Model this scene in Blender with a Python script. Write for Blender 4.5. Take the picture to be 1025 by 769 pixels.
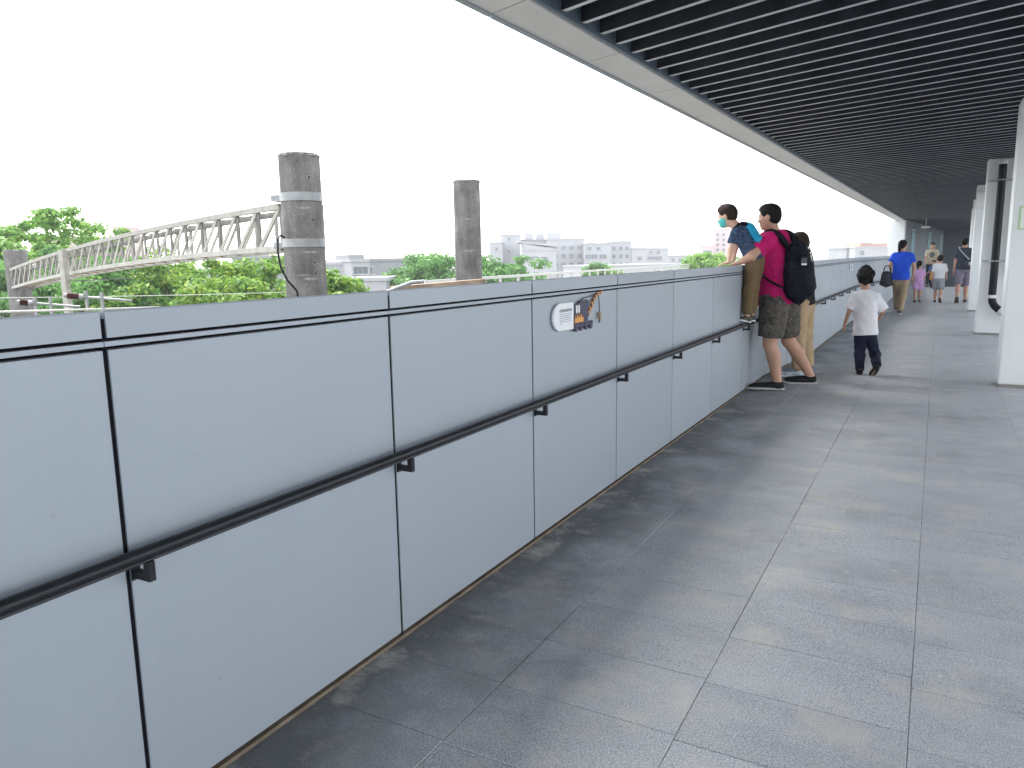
import bpy, bmesh, math, random
import numpy as np
from mathutils import Vector, Matrix
R = math.radians
rnd = random.Random(7)
for o in list(bpy.data.objects): bpy.data.objects.remove(o)
sc = bpy.context.scene
COL = sc.collection

# ------------------------------------------------------------------ camera
EYE = 1.35
FPX, PITCH, YAW, ROLL = 763.0, R(9.364), R(29.022), R(-0.969)
fw = Vector((-math.sin(YAW)*math.cos(PITCH), math.cos(YAW)*math.cos(PITCH), -math.sin(PITCH)))
r0 = Vector((math.cos(YAW), math.sin(YAW), 0)); u0 = r0.cross(fw)
cr = r0*math.cos(ROLL) + u0*math.sin(ROLL); cu = -r0*math.sin(ROLL) + u0*math.cos(ROLL)
cd = bpy.data.cameras.new('camera'); cam = bpy.data.objects.new('camera', cd); COL.objects.link(cam)
m3 = Matrix((cr, cu, -fw)).transposed()
cam.matrix_world = Matrix.Translation((0, 0, EYE)) @ m3.to_4x4()
cd.sensor_width = 36; cd.sensor_fit = 'HORIZONTAL'; cd.lens = FPX/1025*36
cd.clip_start = 0.05; cd.clip_end = 6000
sc.camera = cam
def P(px, py, d):
    """surveyed point: sight line of the photograph's pixel at depth d (metres)"""
    return Vector((0, 0, EYE)) + d*(fw + cr*((px-512.5)/FPX) - cu*((py-384.5)/FPX))

# ------------------------------------------------------------------ sky, sun, exposure
SUN_EL, SUN_AZ = R(58), R(-60)          # azimuth from +Y, clockwise positive
w = bpy.data.worlds.new('World'); sc.world = w; w.use_nodes = True
nt = w.node_tree; bg = nt.nodes['Background']
sky = nt.nodes.new('ShaderNodeTexSky'); sky.sky_type = 'NISHITA'; sky.sun_disc = False
sky.sun_elevation = SUN_EL; sky.sun_rotation = SUN_AZ
sky.dust_density = 1.0; sky.air_density = 1.0; sky.altitude = 10
hs = nt.nodes.new('ShaderNodeHueSaturation'); hs.inputs['Saturation'].default_value = 0.22
nt.links.new(sky.outputs[0], hs.inputs['Color']); nt.links.new(hs.outputs[0], bg.inputs['Color'])
bg.inputs['Strength'].default_value = 0.15
sl = bpy.data.lights.new('sun', 'SUN'); sl.energy = 0.9; sl.angle = R(30); sl.color = (1, .97, .92)
sun = bpy.data.objects.new('sun', sl); COL.objects.link(sun)
sd = Vector((math.sin(SUN_AZ)*math.cos(SUN_EL), math.cos(SUN_AZ)*math.cos(SUN_EL), math.sin(SUN_EL)))
sun.rotation_euler = sd.to_track_quat('Z', 'Y').to_euler()
vs = sc.view_settings; vs.view_transform = 'Standard'; vs.look = 'None'; vs.gamma = 1; vs.exposure = 2.2
vs.use_curve_mapping = False
sc.render.engine = 'CYCLES'
sc.cycles.use_denoising = True
sc.cycles.max_bounces = 8; sc.cycles.diffuse_bounces = 5; sc.cycles.glossy_bounces = 4; sc.cycles.volume_bounces = 1

# ------------------------------------------------------------------ materials
def N(t, kind, **kw):
    n = t.nodes.new(kind)
    for k, v in kw.items(): setattr(n, k, v)
    return n
MATS = {}
def mat(name, col, rough=.6, metal=0., spec=.5, var=.0, vscale=6., bump=0., bscale=80., rnd_obj=0., col2=None, detail=4.):
    if name in MATS: return MATS[name]
    m = bpy.data.materials.new(name); m.use_nodes = True; t = m.node_tree
    b = t.nodes['Principled BSDF']; b.inputs['Roughness'].default_value = rough
    b.inputs['Metallic'].default_value = metal; b.inputs['Specular IOR Level'].default_value = spec
    tc = N(t, 'ShaderNodeTexCoord'); c = None
    if var or col2:
        nz = N(t, 'ShaderNodeTexNoise'); nz.inputs['Scale'].default_value = vscale; nz.inputs['Detail'].default_value = detail
        t.links.new(tc.outputs['Object'], nz.inputs['Vector'])
        mx = N(t, 'ShaderNodeMix', data_type='RGBA')
        rp = N(t, 'ShaderNodeMapRange'); rp.inputs['From Min'].default_value = .3; rp.inputs['From Max'].default_value = .7
        t.links.new(nz.outputs['Fac'], rp.inputs['Value']); t.links.new(rp.outputs[0], mx.inputs['Factor'])
        a = [x*(1-var) for x in col]; d = col2 if col2 else [min(1, x*(1+var)) for x in col]
        mx.inputs['A'].default_value = (*a, 1); mx.inputs['B'].default_value = (*d, 1)
        c = mx.outputs['Result']
    if rnd_obj:
        oi = N(t, 'ShaderNodeObjectInfo'); mr = N(t, 'ShaderNodeMapRange')
        mr.inputs['To Min'].default_value = 1-rnd_obj; mr.inputs['To Max'].default_value = 1+rnd_obj
        t.links.new(oi.outputs['Random'], mr.inputs['Value'])
        h = N(t, 'ShaderNodeHueSaturation'); t.links.new(mr.outputs[0], h.inputs['Value'])
        if c: t.links.new(c, h.inputs['Color'])
        else: h.inputs['Color'].default_value = (*col, 1)
        c = h.outputs[0]
    if c: t.links.new(c, b.inputs['Base Color'])
    else: b.inputs['Base Color'].default_value = (*col, 1)
    if bump:
        n2 = N(t, 'ShaderNodeTexNoise'); n2.inputs['Scale'].default_value = bscale; n2.inputs['Detail'].default_value = 3
        t.links.new(tc.outputs['Object'], n2.inputs['Vector'])
        bp = N(t, 'ShaderNodeBump'); bp.inputs['Strength'].default_value = bump; bp.inputs['Distance'].default_value = .01
        t.links.new(n2.outputs['Fac'], bp.inputs['Height']); t.links.new(bp.outputs[0], b.inputs['Normal'])
    MATS[name] = m; return m

def math_node(t, op, a, b=None, clamp=False):
    n = N(t, 'ShaderNodeMath', operation=op, use_clamp=clamp)
    for i, v in enumerate((a, b)):
        if v is None: continue
        if isinstance(v, (int, float)): n.inputs[i].default_value = v
        else: t.links.new(v, n.inputs[i])
    return n.outputs[0]

def paving_material():
    m = bpy.data.materials.new('granite_paving'); m.use_nodes = True; t = m.node_tree; L = t.links
    b = t.nodes['Principled BSDF']
    geo = N(t, 'ShaderNodeNewGeometry'); sep = N(t, 'ShaderNodeSeparateXYZ'); L.new(geo.outputs['Position'], sep.inputs[0])
    def noise(scale, det=4, rough=.55, vec=None):
        n = N(t, 'ShaderNodeTexNoise'); n.inputs['Scale'].default_value = scale; n.inputs['Detail'].default_value = det; n.inputs['Roughness'].default_value = rough
        L.new(vec if vec else geo.outputs['Position'], n.inputs['Vector']); return n.outputs['Fac']
    def rng(v, a, b_, c=0., d=1.):
        n = N(t, 'ShaderNodeMapRange'); L.new(v, n.inputs['Value'])
        for k, x in zip(('From Min', 'From Max', 'To Min', 'To Max'), (a, b_, c, d)): n.inputs[k].default_value = x
        return n.outputs[0]
    def mixc(f, A, B):
        n = N(t, 'ShaderNodeMix', data_type='RGBA'); L.new(f, n.inputs['Factor'])
        for k, x in (('A', A), ('B', B)):
            if isinstance(x, tuple): n.inputs[k].default_value = (*x, 1)
            else: L.new(x, n.inputs[k])
        return n.outputs['Result']
    speck = noise(190, 2, .8); speck2 = noise(70, 3, .7)
    base = mixc(rng(speck, .38, .62), (.19, .205, .235), (.66, .69, .73))
    base = mixc(math_node(t, 'MULTIPLY', rng(speck2, .42, .66), .6), base, (.44, .465, .50))
    # streaky wear along the paving and pale sand traces
    mp = N(t, 'ShaderNodeMapping'); mp.inputs['Scale'].default_value = (1.1, 2.6, 1); L.new(geo.outputs['Position'], mp.inputs['Vector'])
    streak = noise(2.2, 6, .62, mp.outputs[0])
    base = mixc(math_node(t, 'MULTIPLY', rng(streak, .42, .72), .35), base, (.6, .605, .6))
    base = mixc(math_node(t, 'MULTIPLY', rng(streak, .5, .28), .3), base, (.3, .315, .33))
    sand = noise(3.1, 6, .68)
    base = mixc(math_node(t, 'MULTIPLY', rng(sand, .52, .66), .55), base, (.62, .585, .51))
    drk = noise(1.1, 7, .72)
    base = mixc(math_node(t, 'MULTIPLY', rng(drk, .53, .66), .5), base, (.23, .245, .265))
    # darker uneven band along the foot of the parapet
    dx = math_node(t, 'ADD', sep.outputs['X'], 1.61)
    # small pale scuffs and droppings
    scf = noise(9, 3, .6); base = mixc(math_node(t, 'MULTIPLY', rng(scf, .70, .74), .5), base, (.72, .71, .68))
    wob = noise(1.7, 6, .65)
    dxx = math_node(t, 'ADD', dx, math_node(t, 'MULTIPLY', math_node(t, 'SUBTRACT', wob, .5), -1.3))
    wall_band = rng(dxx, 0.52, .1)
    base = mixc(math_node(t, 'MULTIPLY', wall_band, .85), base, (.065, .07, .075))
    # lime bloom right beside the wall
    bl = noise(3.4, 7, .72); edge = rng(dx, .55, .1)
    bloom = math_node(t, 'MULTIPLY', rng(bl, .52, .64), edge)
    base = mixc(math_node(t, 'MULTIPLY', bloom, .6), base, (.5, .485, .44))
    oi = N(t, 'ShaderNodeObjectInfo'); hsv = N(t, 'ShaderNodeHueSaturation'); L.new(base, hsv.inputs['Color'])
    L.new(rng(oi.outputs['Random'], 0, 1, .95, 1.05), hsv.inputs['Value']); L.new(hsv.outputs[0], b.inputs['Base Color'])
    L.new(rng(streak, .3, .7, .5, .66), b.inputs['Roughness'])
    bp = N(t, 'ShaderNodeBump'); bp.inputs['Strength'].default_value = .25; bp.inputs['Distance'].default_value = .004
    L.new(speck, bp.inputs['Height']); L.new(bp.outputs[0], b.inputs['Normal'])
    return m

def panel_material():
    m = bpy.data.materials.new('brushed_grey_panel'); m.use_nodes = True; t = m.node_tree; L = t.links
    b = t.nodes['Principled BSDF']; b.inputs['Metallic'].default_value = .25
    geo = N(t, 'ShaderNodeNewGeometry')
    mp = N(t, 'ShaderNodeMapping'); mp.inputs['Scale'].default_value = (40, 40, .9); L.new(geo.outputs['Position'], mp.inputs['Vector'])
    n = N(t, 'ShaderNodeTexNoise'); n.inputs['Scale'].default_value = 1.6; n.inputs['Detail'].default_value = 4; L.new(mp.outputs[0], n.inputs['Vector'])
    n2 = N(t, 'ShaderNodeTexNoise'); n2.inputs['Scale'].default_value = 2.5; n2.inputs['Detail'].default_value = 6; L.new(geo.outputs['Position'], n2.inputs['Vector'])
    mx = N(t, 'ShaderNodeMix', data_type='RGBA'); mx.inputs['A'].default_value = (.345, .39, .44, 1); mx.inputs['B'].default_value = (.395, .44, .49, 1)
    f = math_node(t, 'ADD', math_node(t, 'MULTIPLY', n.outputs['Fac'], .5), math_node(t, 'MULTIPLY', n2.outputs['Fac'], .5), True)
    L.new(f, mx.inputs['Factor'])
    # small scuffs
    n3 = N(t, 'ShaderNodeTexNoise'); n3.inputs['Scale'].default_value = 21; n3.inputs['Detail'].default_value = 2; L.new(geo.outputs['Position'], n3.inputs['Vector'])
    rp = N(t, 'ShaderNodeMapRange'); rp.inputs['From Min'].default_value = .74; rp.inputs['From Max'].default_value = .78; rp.inputs['To Max'].default_value = .2; L.new(n3.outputs['Fac'], rp.inputs['Value'])
    mx2 = N(t, 'ShaderNodeMix', data_type='RGBA'); L.new(rp.outputs[0], mx2.inputs['Factor']); L.new(mx.outputs['Result'], mx2.inputs['A']); mx2.inputs['B'].default_value = (.2, .21, .22, 1)
    oi = N(t, 'ShaderNodeObjectInfo'); mr = N(t, 'ShaderNodeMapRange'); mr.inputs['To Min'].default_value = .97; mr.inputs['To Max'].default_value = 1.03
    L.new(oi.outputs['Random'], mr.inputs['Value']); h = N(t, 'ShaderNodeHueSaturation'); L.new(mr.outputs[0], h.inputs['Value']); L.new(mx2.outputs['Result'], h.inputs['Color'])
    L.new(h.outputs[0], b.inputs['Base Color'])
    mr2 = N(t, 'ShaderNodeMapRange'); mr2.inputs['To Min'].default_value = .36; mr2.inputs['To Max'].default_value = .5; L.new(n.outputs['Fac'], mr2.inputs['Value']); L.new(mr2.outputs[0], b.inputs['Roughness'])
    bp = N(t, 'ShaderNodeBump'); bp.inputs['Strength'].default_value = .06; bp.inputs['Distance'].default_value = .01; L.new(n2.outputs['Fac'], bp.inputs['Height']); L.new(bp.outputs[0], b.inputs['Normal'])
    return m

def leaf_material(name, c1, c2, c3):
    m = bpy.data.materials.new(name); m.use_nodes = True; t = m.node_tree; L = t.links
    b = t.nodes['Principled BSDF']; out = t.nodes['Material Output']
    geo = N(t, 'ShaderNodeNewGeometry'); tc = N(t, 'ShaderNodeTexCoord')
    n = N(t, 'ShaderNodeTexNoise'); n.inputs['Scale'].default_value = .9; n.inputs['Detail'].default_value = 3; L.new(tc.outputs['Object'], n.inputs['Vector'])
    f = math_node(t, 'ADD', math_node(t, 'MULTIPLY', n.outputs['Fac'], .9), math_node(t, 'MULTIPLY', math_node(t, 'SUBTRACT', geo.outputs['Random Per Island'], .45), .55))
    cr_ = N(t, 'ShaderNodeValToRGB'); L.new(f, cr_.inputs['Fac'])
    e = cr_.color_ramp.elements; e[0].position = .2; e[0].color = (*c1, 1); e[1].position = .8; e[1].color = (*c3, 1)
    k = cr_.color_ramp.elements.new(.5); k.color = (*c2, 1)
    L.new(cr_.outputs[0], b.inputs['Base Color']); b.inputs['Roughness'].default_value = .55
    tr = N(t, 'ShaderNodeBsdfTranslucent'); L.new(cr_.outputs[0], tr.inputs['Color'])
    mix = N(t, 'ShaderNodeMixShader'); mix.inputs[0].default_value = .4; L.new(b.outputs[0], mix.inputs[1]); L.new(tr.outputs[0], mix.inputs[2]); L.new(mix.outputs[0], out.inputs['Surface'])
    return m

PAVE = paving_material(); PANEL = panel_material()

# ------------------------------------------------------------------ mesh helpers
class MB:
    def __init__(s): s.v = []; s.f = []
    def add(s, vs, fs):
        o = len(s.v); s.v += [tuple(x) for x in vs]; s.f += [tuple(i+o for i in f) for f in fs]; return s
    def box(s, lo, hi, M=None):
        vs = [Vector((x, y, z)) for x in (lo[0], hi[0]) for y in (lo[1], hi[1]) for z in (lo[2], hi[2])]
        if M is not None: vs = [M @ v for v in vs]
        return s.add(vs, [(0, 1, 3, 2), (4, 6, 7, 5), (0, 4, 5, 1), (2, 3, 7, 6), (0, 2, 6, 4), (1, 5, 7, 3)])
    def bevbox(s, lo, hi, b=.01, M=None):
        bm = bmesh.new(); bmesh.ops.create_cube(bm, size=1)
        for v in bm.verts: v.co = Vector([(lo[i]+hi[i])/2 + v.co[i]*(hi[i]-lo[i]) for i in range(3)])
        bmesh.ops.bevel(bm, geom=bm.edges[:], offset=b, segments=2, affect='EDGES', profile=.6)
        bm.verts.index_update(); vs = [M @ v.co if M is not None else v.co.copy() for v in bm.verts]
        fs = [[v.index for v in f.verts] for f in bm.faces]; bm.free(); return s.add(vs, fs)
    def bar(s, a, b, wd, ht, up=(0, 0, 1)):
        a = Vector(a); b = Vector(b); d = (b-a).normalized(); u = Vector(up)
        sx = d.cross(u)
        if sx.length < 1e-4: sx = d.cross(Vector((1, 0, 0)))
        sx.normalize(); u = sx.cross(d)
        vs = [p + sx*(i*wd/2) + u*(j*ht/2) for p in (a, b) for i in (-1, 1) for j in (-1, 1)]
        return s.add(vs, [(0, 1, 3, 2), (4, 6, 7, 5), (0, 4, 5, 1), (2, 3, 7, 6), (0, 2, 6, 4), (1, 5, 7, 3)])
    def tube(s, pts, rad, n=12, cap=True):
        pts = [Vector(p) for p in pts]; rs = rad if isinstance(rad, (list, tuple)) else [rad]*len(pts)
        rings = []; ref = None
        for i, p in enumerate(pts):
            d = (pts[min(i+1, len(pts)-1)] - pts[max(i-1, 0)]).normalized()
            if ref is None: ref = d.orthogonal().normalized()
            ref = (ref - d*ref.dot(d)).normalized(); q = d.cross(ref)
            rings.append([p + (ref*math.cos(2*math.pi*k/n) + q*math.sin(2*math.pi*k/n))*rs[i] for k in range(n)])
        vs = [v for r_ in rings for v in r_]; fs = []
        for i in range(len(pts)-1):
            for k in range(n): fs.append((i*n+k, i*n+(k+1) % n, (i+1)*n+(k+1) % n, (i+1)*n+k))
        if cap: fs.append(tuple(range(n-1, -1, -1))); fs.append(tuple((len(pts)-1)*n+k for k in range(n)))
        return s.add(vs, fs)
    def prism(s, poly, a, b, fn):
        """poly: 2D outline; fn(u,v,t) maps to 3D; extruded between t=a and t=b"""
        n = len(poly); vs = [fn(u, v, t) for t in (a, b) for u, v in poly]
        return s.add(vs, [tuple(range(n-1, -1, -1)), tuple(range(n, 2*n))] + [(i, (i+1) % n, n+(i+1) % n, n+i) for i in range(n)])
    def mesh(s, name, m, smooth=False, off=(0, 0, 0)):
        me = bpy.data.meshes.new(name); o = Vector(off)
        me.from_pydata([Vector(v)-o for v in s.v], [], s.f)
        bm = bmesh.new(); bm.from_mesh(me); bmesh.ops.recalc_face_normals(bm, faces=bm.faces[:]); bm.to_mesh(me); bm.free()
        if m: me.materials.append(m)
        if smooth:
            me.polygons.foreach_set('use_smooth', [True]*len(me.polygons))
            try: me.set_sharp_from_angle(angle=R(40))
            except Exception: pass
        return me
def link(name, data, parent=None, loc=None):
    o = bpy.data.objects.new(name, data); COL.objects.link(o)
    if parent: o.parent = parent
    if loc is not None: o.location = loc
    return o
def obj(name, mb, m, parent=None, smooth=False, local=False):
    """world-space mesh builder -> object; a child is stored relative to its parent's origin"""
    off = Vector((0, 0, 0))
    if parent is not None and not local:
        q = parent
        while q: off += q.location; q = q.parent
    return link(name, mb.mesh(name, m, smooth, off), parent)
def tag(o, label=None, cat=None, group=None, kind=None):
    for k, v in (('label', label), ('category', cat), ('group', group), ('kind', kind)):
        if v: o[k] = v
    return o
def thing(name, label, cat, loc=(0, 0, 0), rz=0, group=None):
    o = link(name, None, None, loc); o.rotation_euler = (0, 0, rz); o.empty_display_size = .2
    return tag(o, label, cat, group)

# ------------------------------------------------------------------ ground and walkway floor
GZ = -6.0
g = MB(); n = 24
pts = []
for i in range(n):
    for j in range(n):
        u = (i/(n-1)*2-1); v = (j/(n-1)*2-1)
        pts.append((math.copysign(abs(u)**2.2, u)*3000, math.copysign(abs(v)**2.2, v)*3000, GZ))
g.add(pts, [(i*n+j, (i+1)*n+j, (i+1)*n+j+1, i*n+j+1) for i in range(n-1) for j in range(n-1)])
tag(obj('ground', g, mat('yard_gravel', (.16, .155, .145), .9, var=.25, vscale=.4, bump=.3, bscale=3, col2=(.2, .2, .17))), kind='structure')

CREST = 33.6
slab = MB().box((-1.86, -9, -.5), (7, CREST, -.0035))
floor = tag(obj('walkway_floor', slab, mat('slab_mortar', (.08, .076, .07), .9, var=.3, vscale=1.3, col2=(.6, .56, .47))), kind='structure')
STRIP = [-1.61, -1.145, -.568, .013, .59, 1.17, 1.75, 2.33, 2.91, 3.49, 4.07, 4.65, 5.23, 5.81, 6.39, 6.97]
PH = [1.96, 1.95, 1.93, 2.19, 1.95, 2.1] + [2.0]*12
TL = .332
def tile_mesh(wd, ln, j=.0012, b=.0016):
    x0, x1, y0, y1 = j, wd-j, j, ln-j
    mb = MB(); mb.add([(x0, y0, -.016), (x1, y0, -.016), (x1, y1, -.016), (x0, y1, -.016),
                       (x0, y0, -b), (x1, y0, -b), (x1, y1, -b), (x0, y1, -b),
                       (x0+b, y0+b, 0), (x1-b, y0+b, 0), (x1-b, y1-b, 0), (x0+b, y1-b, 0)],
                      [(0, 1, 5, 4), (1, 2, 6, 5), (2, 3, 7, 6), (3, 0, 4, 7), (4, 5, 9, 8), (5, 6, 10, 9), (6, 7, 11, 10), (7, 4, 8, 11), (8, 9, 10, 11)])
    return mb
far_tiles = MB()
for k in range(len(STRIP)-1):
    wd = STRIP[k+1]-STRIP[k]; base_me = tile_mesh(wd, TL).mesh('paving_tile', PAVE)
    tm = tile_mesh(wd, TL)
    for q in range(-33, 100):
        y = PH[k] + q*TL
        if y < -8.8 or y+TL > CREST: continue
        if y > .2 and y < 8.3 and k < 5:
            t_ = link('paving_tile', base_me, floor, (STRIP[k], y, rnd.uniform(-.0012, .0012)))
            t_.rotation_euler = (rnd.uniform(-.0016, .0016), rnd.uniform(-.0012, .0012), 0)
        else:
            far_tiles.add([(v[0]+STRIP[k], v[1]+y, v[2]) for v in tm.v], tm.f)
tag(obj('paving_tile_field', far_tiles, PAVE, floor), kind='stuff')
# lower stretch of the walkway beyond the crest
ramp = MB(); ramp.add([(-1.9, CREST, -.002), (9, CREST, -.002), (13, 90, -4.2), (-1.9, 90, -4.2)], [(0, 1, 2, 3)])
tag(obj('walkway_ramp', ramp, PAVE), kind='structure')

# ------------------------------------------------------------------ parapet wall with panels and coping
WT, CT, PT = 1.251, 1.190, 1.163     # top of coping, bottom of coping face, top of panels
path = [(-1.61, y) for y in (-3.0, -1.98, -.97, .03, 1.039, 2.055, 3.104, 4.175, 5.268, 6.368, 7.515, 8.62)]
path += [(-1.53, 9.62), (-1.425, 10.62)] + [(-1.425+.004*i, 10.62+1.12*(i+1)) for i in range(5)]
path += [(-1.33, 17.35), (-1.24, 18.5), (-1.15, 19.65), (-1.1, 20.8)] + [(-1.1, 20.8+1.3*(i+1)) for i in range(10)]
wall = thing('parapet_wall', 'long pale blue-grey metal panelled parapet wall with flat coping beside the walkway', 'wall', (-1.61, 4.0, 0))
JM = mat('joint_black', (.006, .007, .01), .8, 0, .1)
core = MB()
SEG = []
for i in range(len(path)-1):
    a = Vector((*path[i], 0)); b = Vector((*path[i+1], 0)); d = (b-a).normalized(); nrm = Vector((d.y, -d.x, 0))
    SEG.append((a, b, d, nrm))
def seg_box(mb, s, y0, y1, d0, d1, z0, z1, bev=0):
    a, b, d, nrm = s
    M = Matrix.Translation(a) @ Matrix((nrm, d, Vector((0, 0, 1)))).transposed().to_4x4()
    return mb.bevbox((d0, y0, z0), (d1, y1, z1), bev, M) if bev else mb.box((d0, y0, z0), (d1, y1, z1), M)
for s in SEG:
    ln = (s[1]-s[0]).length
    seg_box(core, s, -.004, ln+.004, -.25, -.028, -.3, WT-.042)
obj('wall_core', core, JM, wall)
SEAL = mat('tan_sealant', (.16, .125, .09), .8, var=.35, vscale=9)
for s in SEG:
    ln = (s[1]-s[0]).length; gp = .0062
    obj('panel', seg_box(MB(), s, gp, ln-gp, -.027, 0, .022, PT, .003), PANEL, wall)
    a_, b_, d_, n_ = s; CM = Matrix.Translation(a_) @ Matrix((n_, d_, Vector((0, 0, 1)))).transposed().to_4x4()
    obj('coping_panel', MB().prism([(.001, CT), (.001, WT-.004), (-.003, WT), (-.283, WT-.034), (-.285, CT-.03)], gp, ln-gp, lambda u, v, t: CM @ Vector((u, t, v))), PANEL, wall)
    obj('trim_strip', seg_box(MB(), s, .001, ln-.001, -.027, -.003, PT+.0075, CT-.0085), PANEL, wall)
    obj('base_sealant', seg_box(MB(), s, 0, ln, -.03, .005, -.015, .012), SEAL, wall)
    obj('joint_shade_fill', seg_box(MB(), s, -.0059, .0059, -.0285, -.005, .013, PT+.006), JM, wall)  # black filler added so the open joint looks as dark as its shade
    obj('coping_shade_fill', seg_box(MB(), s, -.0059, .0059, -.1, -.004, CT-.006, WT-.019), JM, wall)  # added black filler, painted shade for the open coping joint

# handrail
RAILM = mat('charcoal_rail_paint', (.012, .014, .018), .42, 0, .35, var=.3, vscale=30)
RZ = .694; RO = .055
rail = thing('handrail', 'dark charcoal round handrail on angled brackets along the parapet panels', 'handrail', (-1.52, 4.0, .62))
rp_ = []
for i, (x, y) in enumerate(path):
    nr = SEG[min(i, len(SEG)-1)][3]; rp_.append(Vector((x, y, RZ)) + nr*RO)
obj('rail', MB().tube(rp_, .0165, 14), RAILM, rail, smooth=True)
obj('rail_flat', MB().tube([p-Vector((0, 0, .018)) for p in rp_], .005, 6), RAILM, rail)
for i, (x, y) in enumerate(path[1:-1]):
    s = SEG[i+1]; nr, d = s[3], s[2]; o0 = Vector((x, y, 0)) + d*.016
    mb = MB()
    mb.bar(o0+Vector((0, 0, .634)), o0+nr*(RO+.009)+Vector((0, 0, .634)), .018, .018)
    mb.bar(o0+nr*RO+Vector((0, 0, .6422)), o0+nr*RO+Vector((0, 0, RZ-.022)), .018, .018, up=nr)
    mb.bar(o0+Vector((0, 0, .618))+nr*.003, o0+Vector((0, 0, .655))+nr*.003, .022, .005, up=nr)
    obj('bracket', mb, RAILM, rail)

# information sign on a panel: white plate and a cut-out crane
WX = -1.6075
sg = thing('information_sign', 'white rounded information plate with a cut-out rail crane picture on the panel', 'sign', (-1.6, 3.55, 1.0))
def on(u, v, t): return (WX+t, u, v)
wp = [(3.526, 1.126), (3.526, .992)]
for k in range(13):
    a = R(270-180*k/12); wp.append((3.372+.079*math.cos(a), 1.062+.067*math.sin(a)))
WHITE = mat('sign_white', (.82, .84, .86), .4); NAVY = mat('sign_navy', (.045, .04, .085), .5); ORG = mat('sign_orange', (.75, .33, .07), .5)
obj('plate', MB().prism(wp, .004, .014, on), WHITE, sg)
obj('plate_edge', MB().prism([(u+(.006 if u > 3.5 else -.003), v-.002) for u, v in wp[2:]], .0, .0035, on), mat('sign_edge', (.25, .29, .33), .5), sg)
def sp(name, poly, m, a=.006, b=.016): return obj(name, MB().prism(poly, a, b, on), m, sg)
sp('crane_cab', [(3.528, 1.118), (3.594, 1.117), (3.594, 1.012), (3.528, 1.010)], NAVY)
sp('crane_body', [(3.594, 1.119), (3.612, 1.128), (3.66, 1.128), (3.70, 1.131), (3.716, 1.118), (3.708, 1.07), (3.705, 1.012), (3.594, 1.012)], NAVY)
sp('crane_chassis', [(3.53, 1.012), (3.705, 1.010), (3.768, 1.018), (3.768, 1.0), (3.53, .996)], NAVY, .005, .017)
for k in range(4):
    cx = 3.556+.063*k; sp('crane_wheel', [(cx+.019*math.cos(a), .993+.019*math.sin(a)) for a in [2*math.pi*q/14 for q in range(14)]], NAVY, .007, .018)
for k in range(2):
    cx = 3.55+.028*k; sp('cab_window', [(cx, 1.108), (cx+.018, 1.108), (cx+.018, 1.074), (cx+.006, 1.066), (cx, 1.076)], WHITE, .0165, .018)
fl = [(3.530, 1.020), (3.64, 1.022), (3.642, 1.045), (3.625, 1.038), (3.618, 1.064), (3.602, 1.040), (3.594, 1.066), (3.576, 1.040), (3.566, 1.064), (3.553, 1.038), (3.543, 1.058), (3.530, 1.03)]
sp('flame_stripe', fl, ORG, .0175, .0195)
bm0, bm1 = Vector((3.708, 1.05)), Vector((3.905, 1.164)); top0 = Vector((3.70, 1.118))
ctrl = [(3.712, 1.05), (3.745, 1.075), (3.79, 1.122), (3.83, 1.148), (3.905, 1.162)]
for k in range(14):
    def pt(t, off):
        t *= len(ctrl)-1; i = min(int(t), len(ctrl)-2); fq = t-i
        a, b = Vector(ctrl[i]), Vector(ctrl[i+1]); q = a.lerp(b, fq); w_ = .011-.004*t/(len(ctrl)-1); nn = Vector((-(b-a).y, (b-a).x)).normalized()
        return tuple(q+nn*w_*off)
    t0, t1 = k/14, (k+1)/14; sk = .02
    sp('boom_stripe', [pt(t0, -1), pt(t1, -1), pt(min(1, t1+sk), 1), pt(min(1, t0+sk), 1)], ORG if k % 2 else mat('sign_brown', (.09, .035, .03), .5), .006, .014)
sp('boom_stay', [(3.62, 1.130), (3.66, 1.141), (3.74, 1.145), (3.83, 1.155), (3.83, 1.152), (3.74, 1.141), (3.66, 1.137), (3.62, 1.126)], NAVY, .006, .012)
sp('hook_rope', [(3.868, 1.15), (3.872, 1.15), (3.884, 1.05), (3.88, 1.05)], NAVY, .006, .010)
sp('hook_block', [(3.866, 1.05), (3.882, 1.056), (3.893, 1.04), (3.89, 1.02), (3.878, 1.012), (3.868, 1.025)], mat('sign_bronze', (.3, .17, .07), .5), .006, .014)
sp('hook', [(3.876, 1.012), (3.882, 1.012), (3.886, 1.0), (3.874, .995), (3.872, 1.002), (3.879, 1.003)], NAVY, .006, .012)
TXT = mat('sign_text_grey', (.3, .33, .4), .6); r2 = random.Random(3)
u = 3.36
ttl = MB()
while u < 3.495:
    for q in range(3):
        v = 1.086+.005*q+r2.uniform(-.001, .001); ttl.prism([(u, v), (u+.010, v), (u+.010, v+.0022), (u, v+.0022)], .0145, .0152, on)
    ttl.prism([(u+.004, 1.084), (u+.0065, 1.084), (u+.0065, 1.099), (u+.004, 1.099)], .0146, .0154, on); u += .0145
obj('title_writing', ttl, mat('sign_text_dark', (.07, .08, .1), .6), sg)
for q in range(6):
    ln = MB(); u = 3.362; v = 1.073-.0095*q; e_ = 3.495 if q < 5 else 3.385
    while u < e_:
        wq = r2.uniform(.003, .006); ln.prism([(u, v), (u+wq, v), (u+wq, v+.0028), (u, v+.0028)], .0145, .0152, on); u += wq+.0015
    obj('writing_line', ln, TXT, sg)
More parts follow.
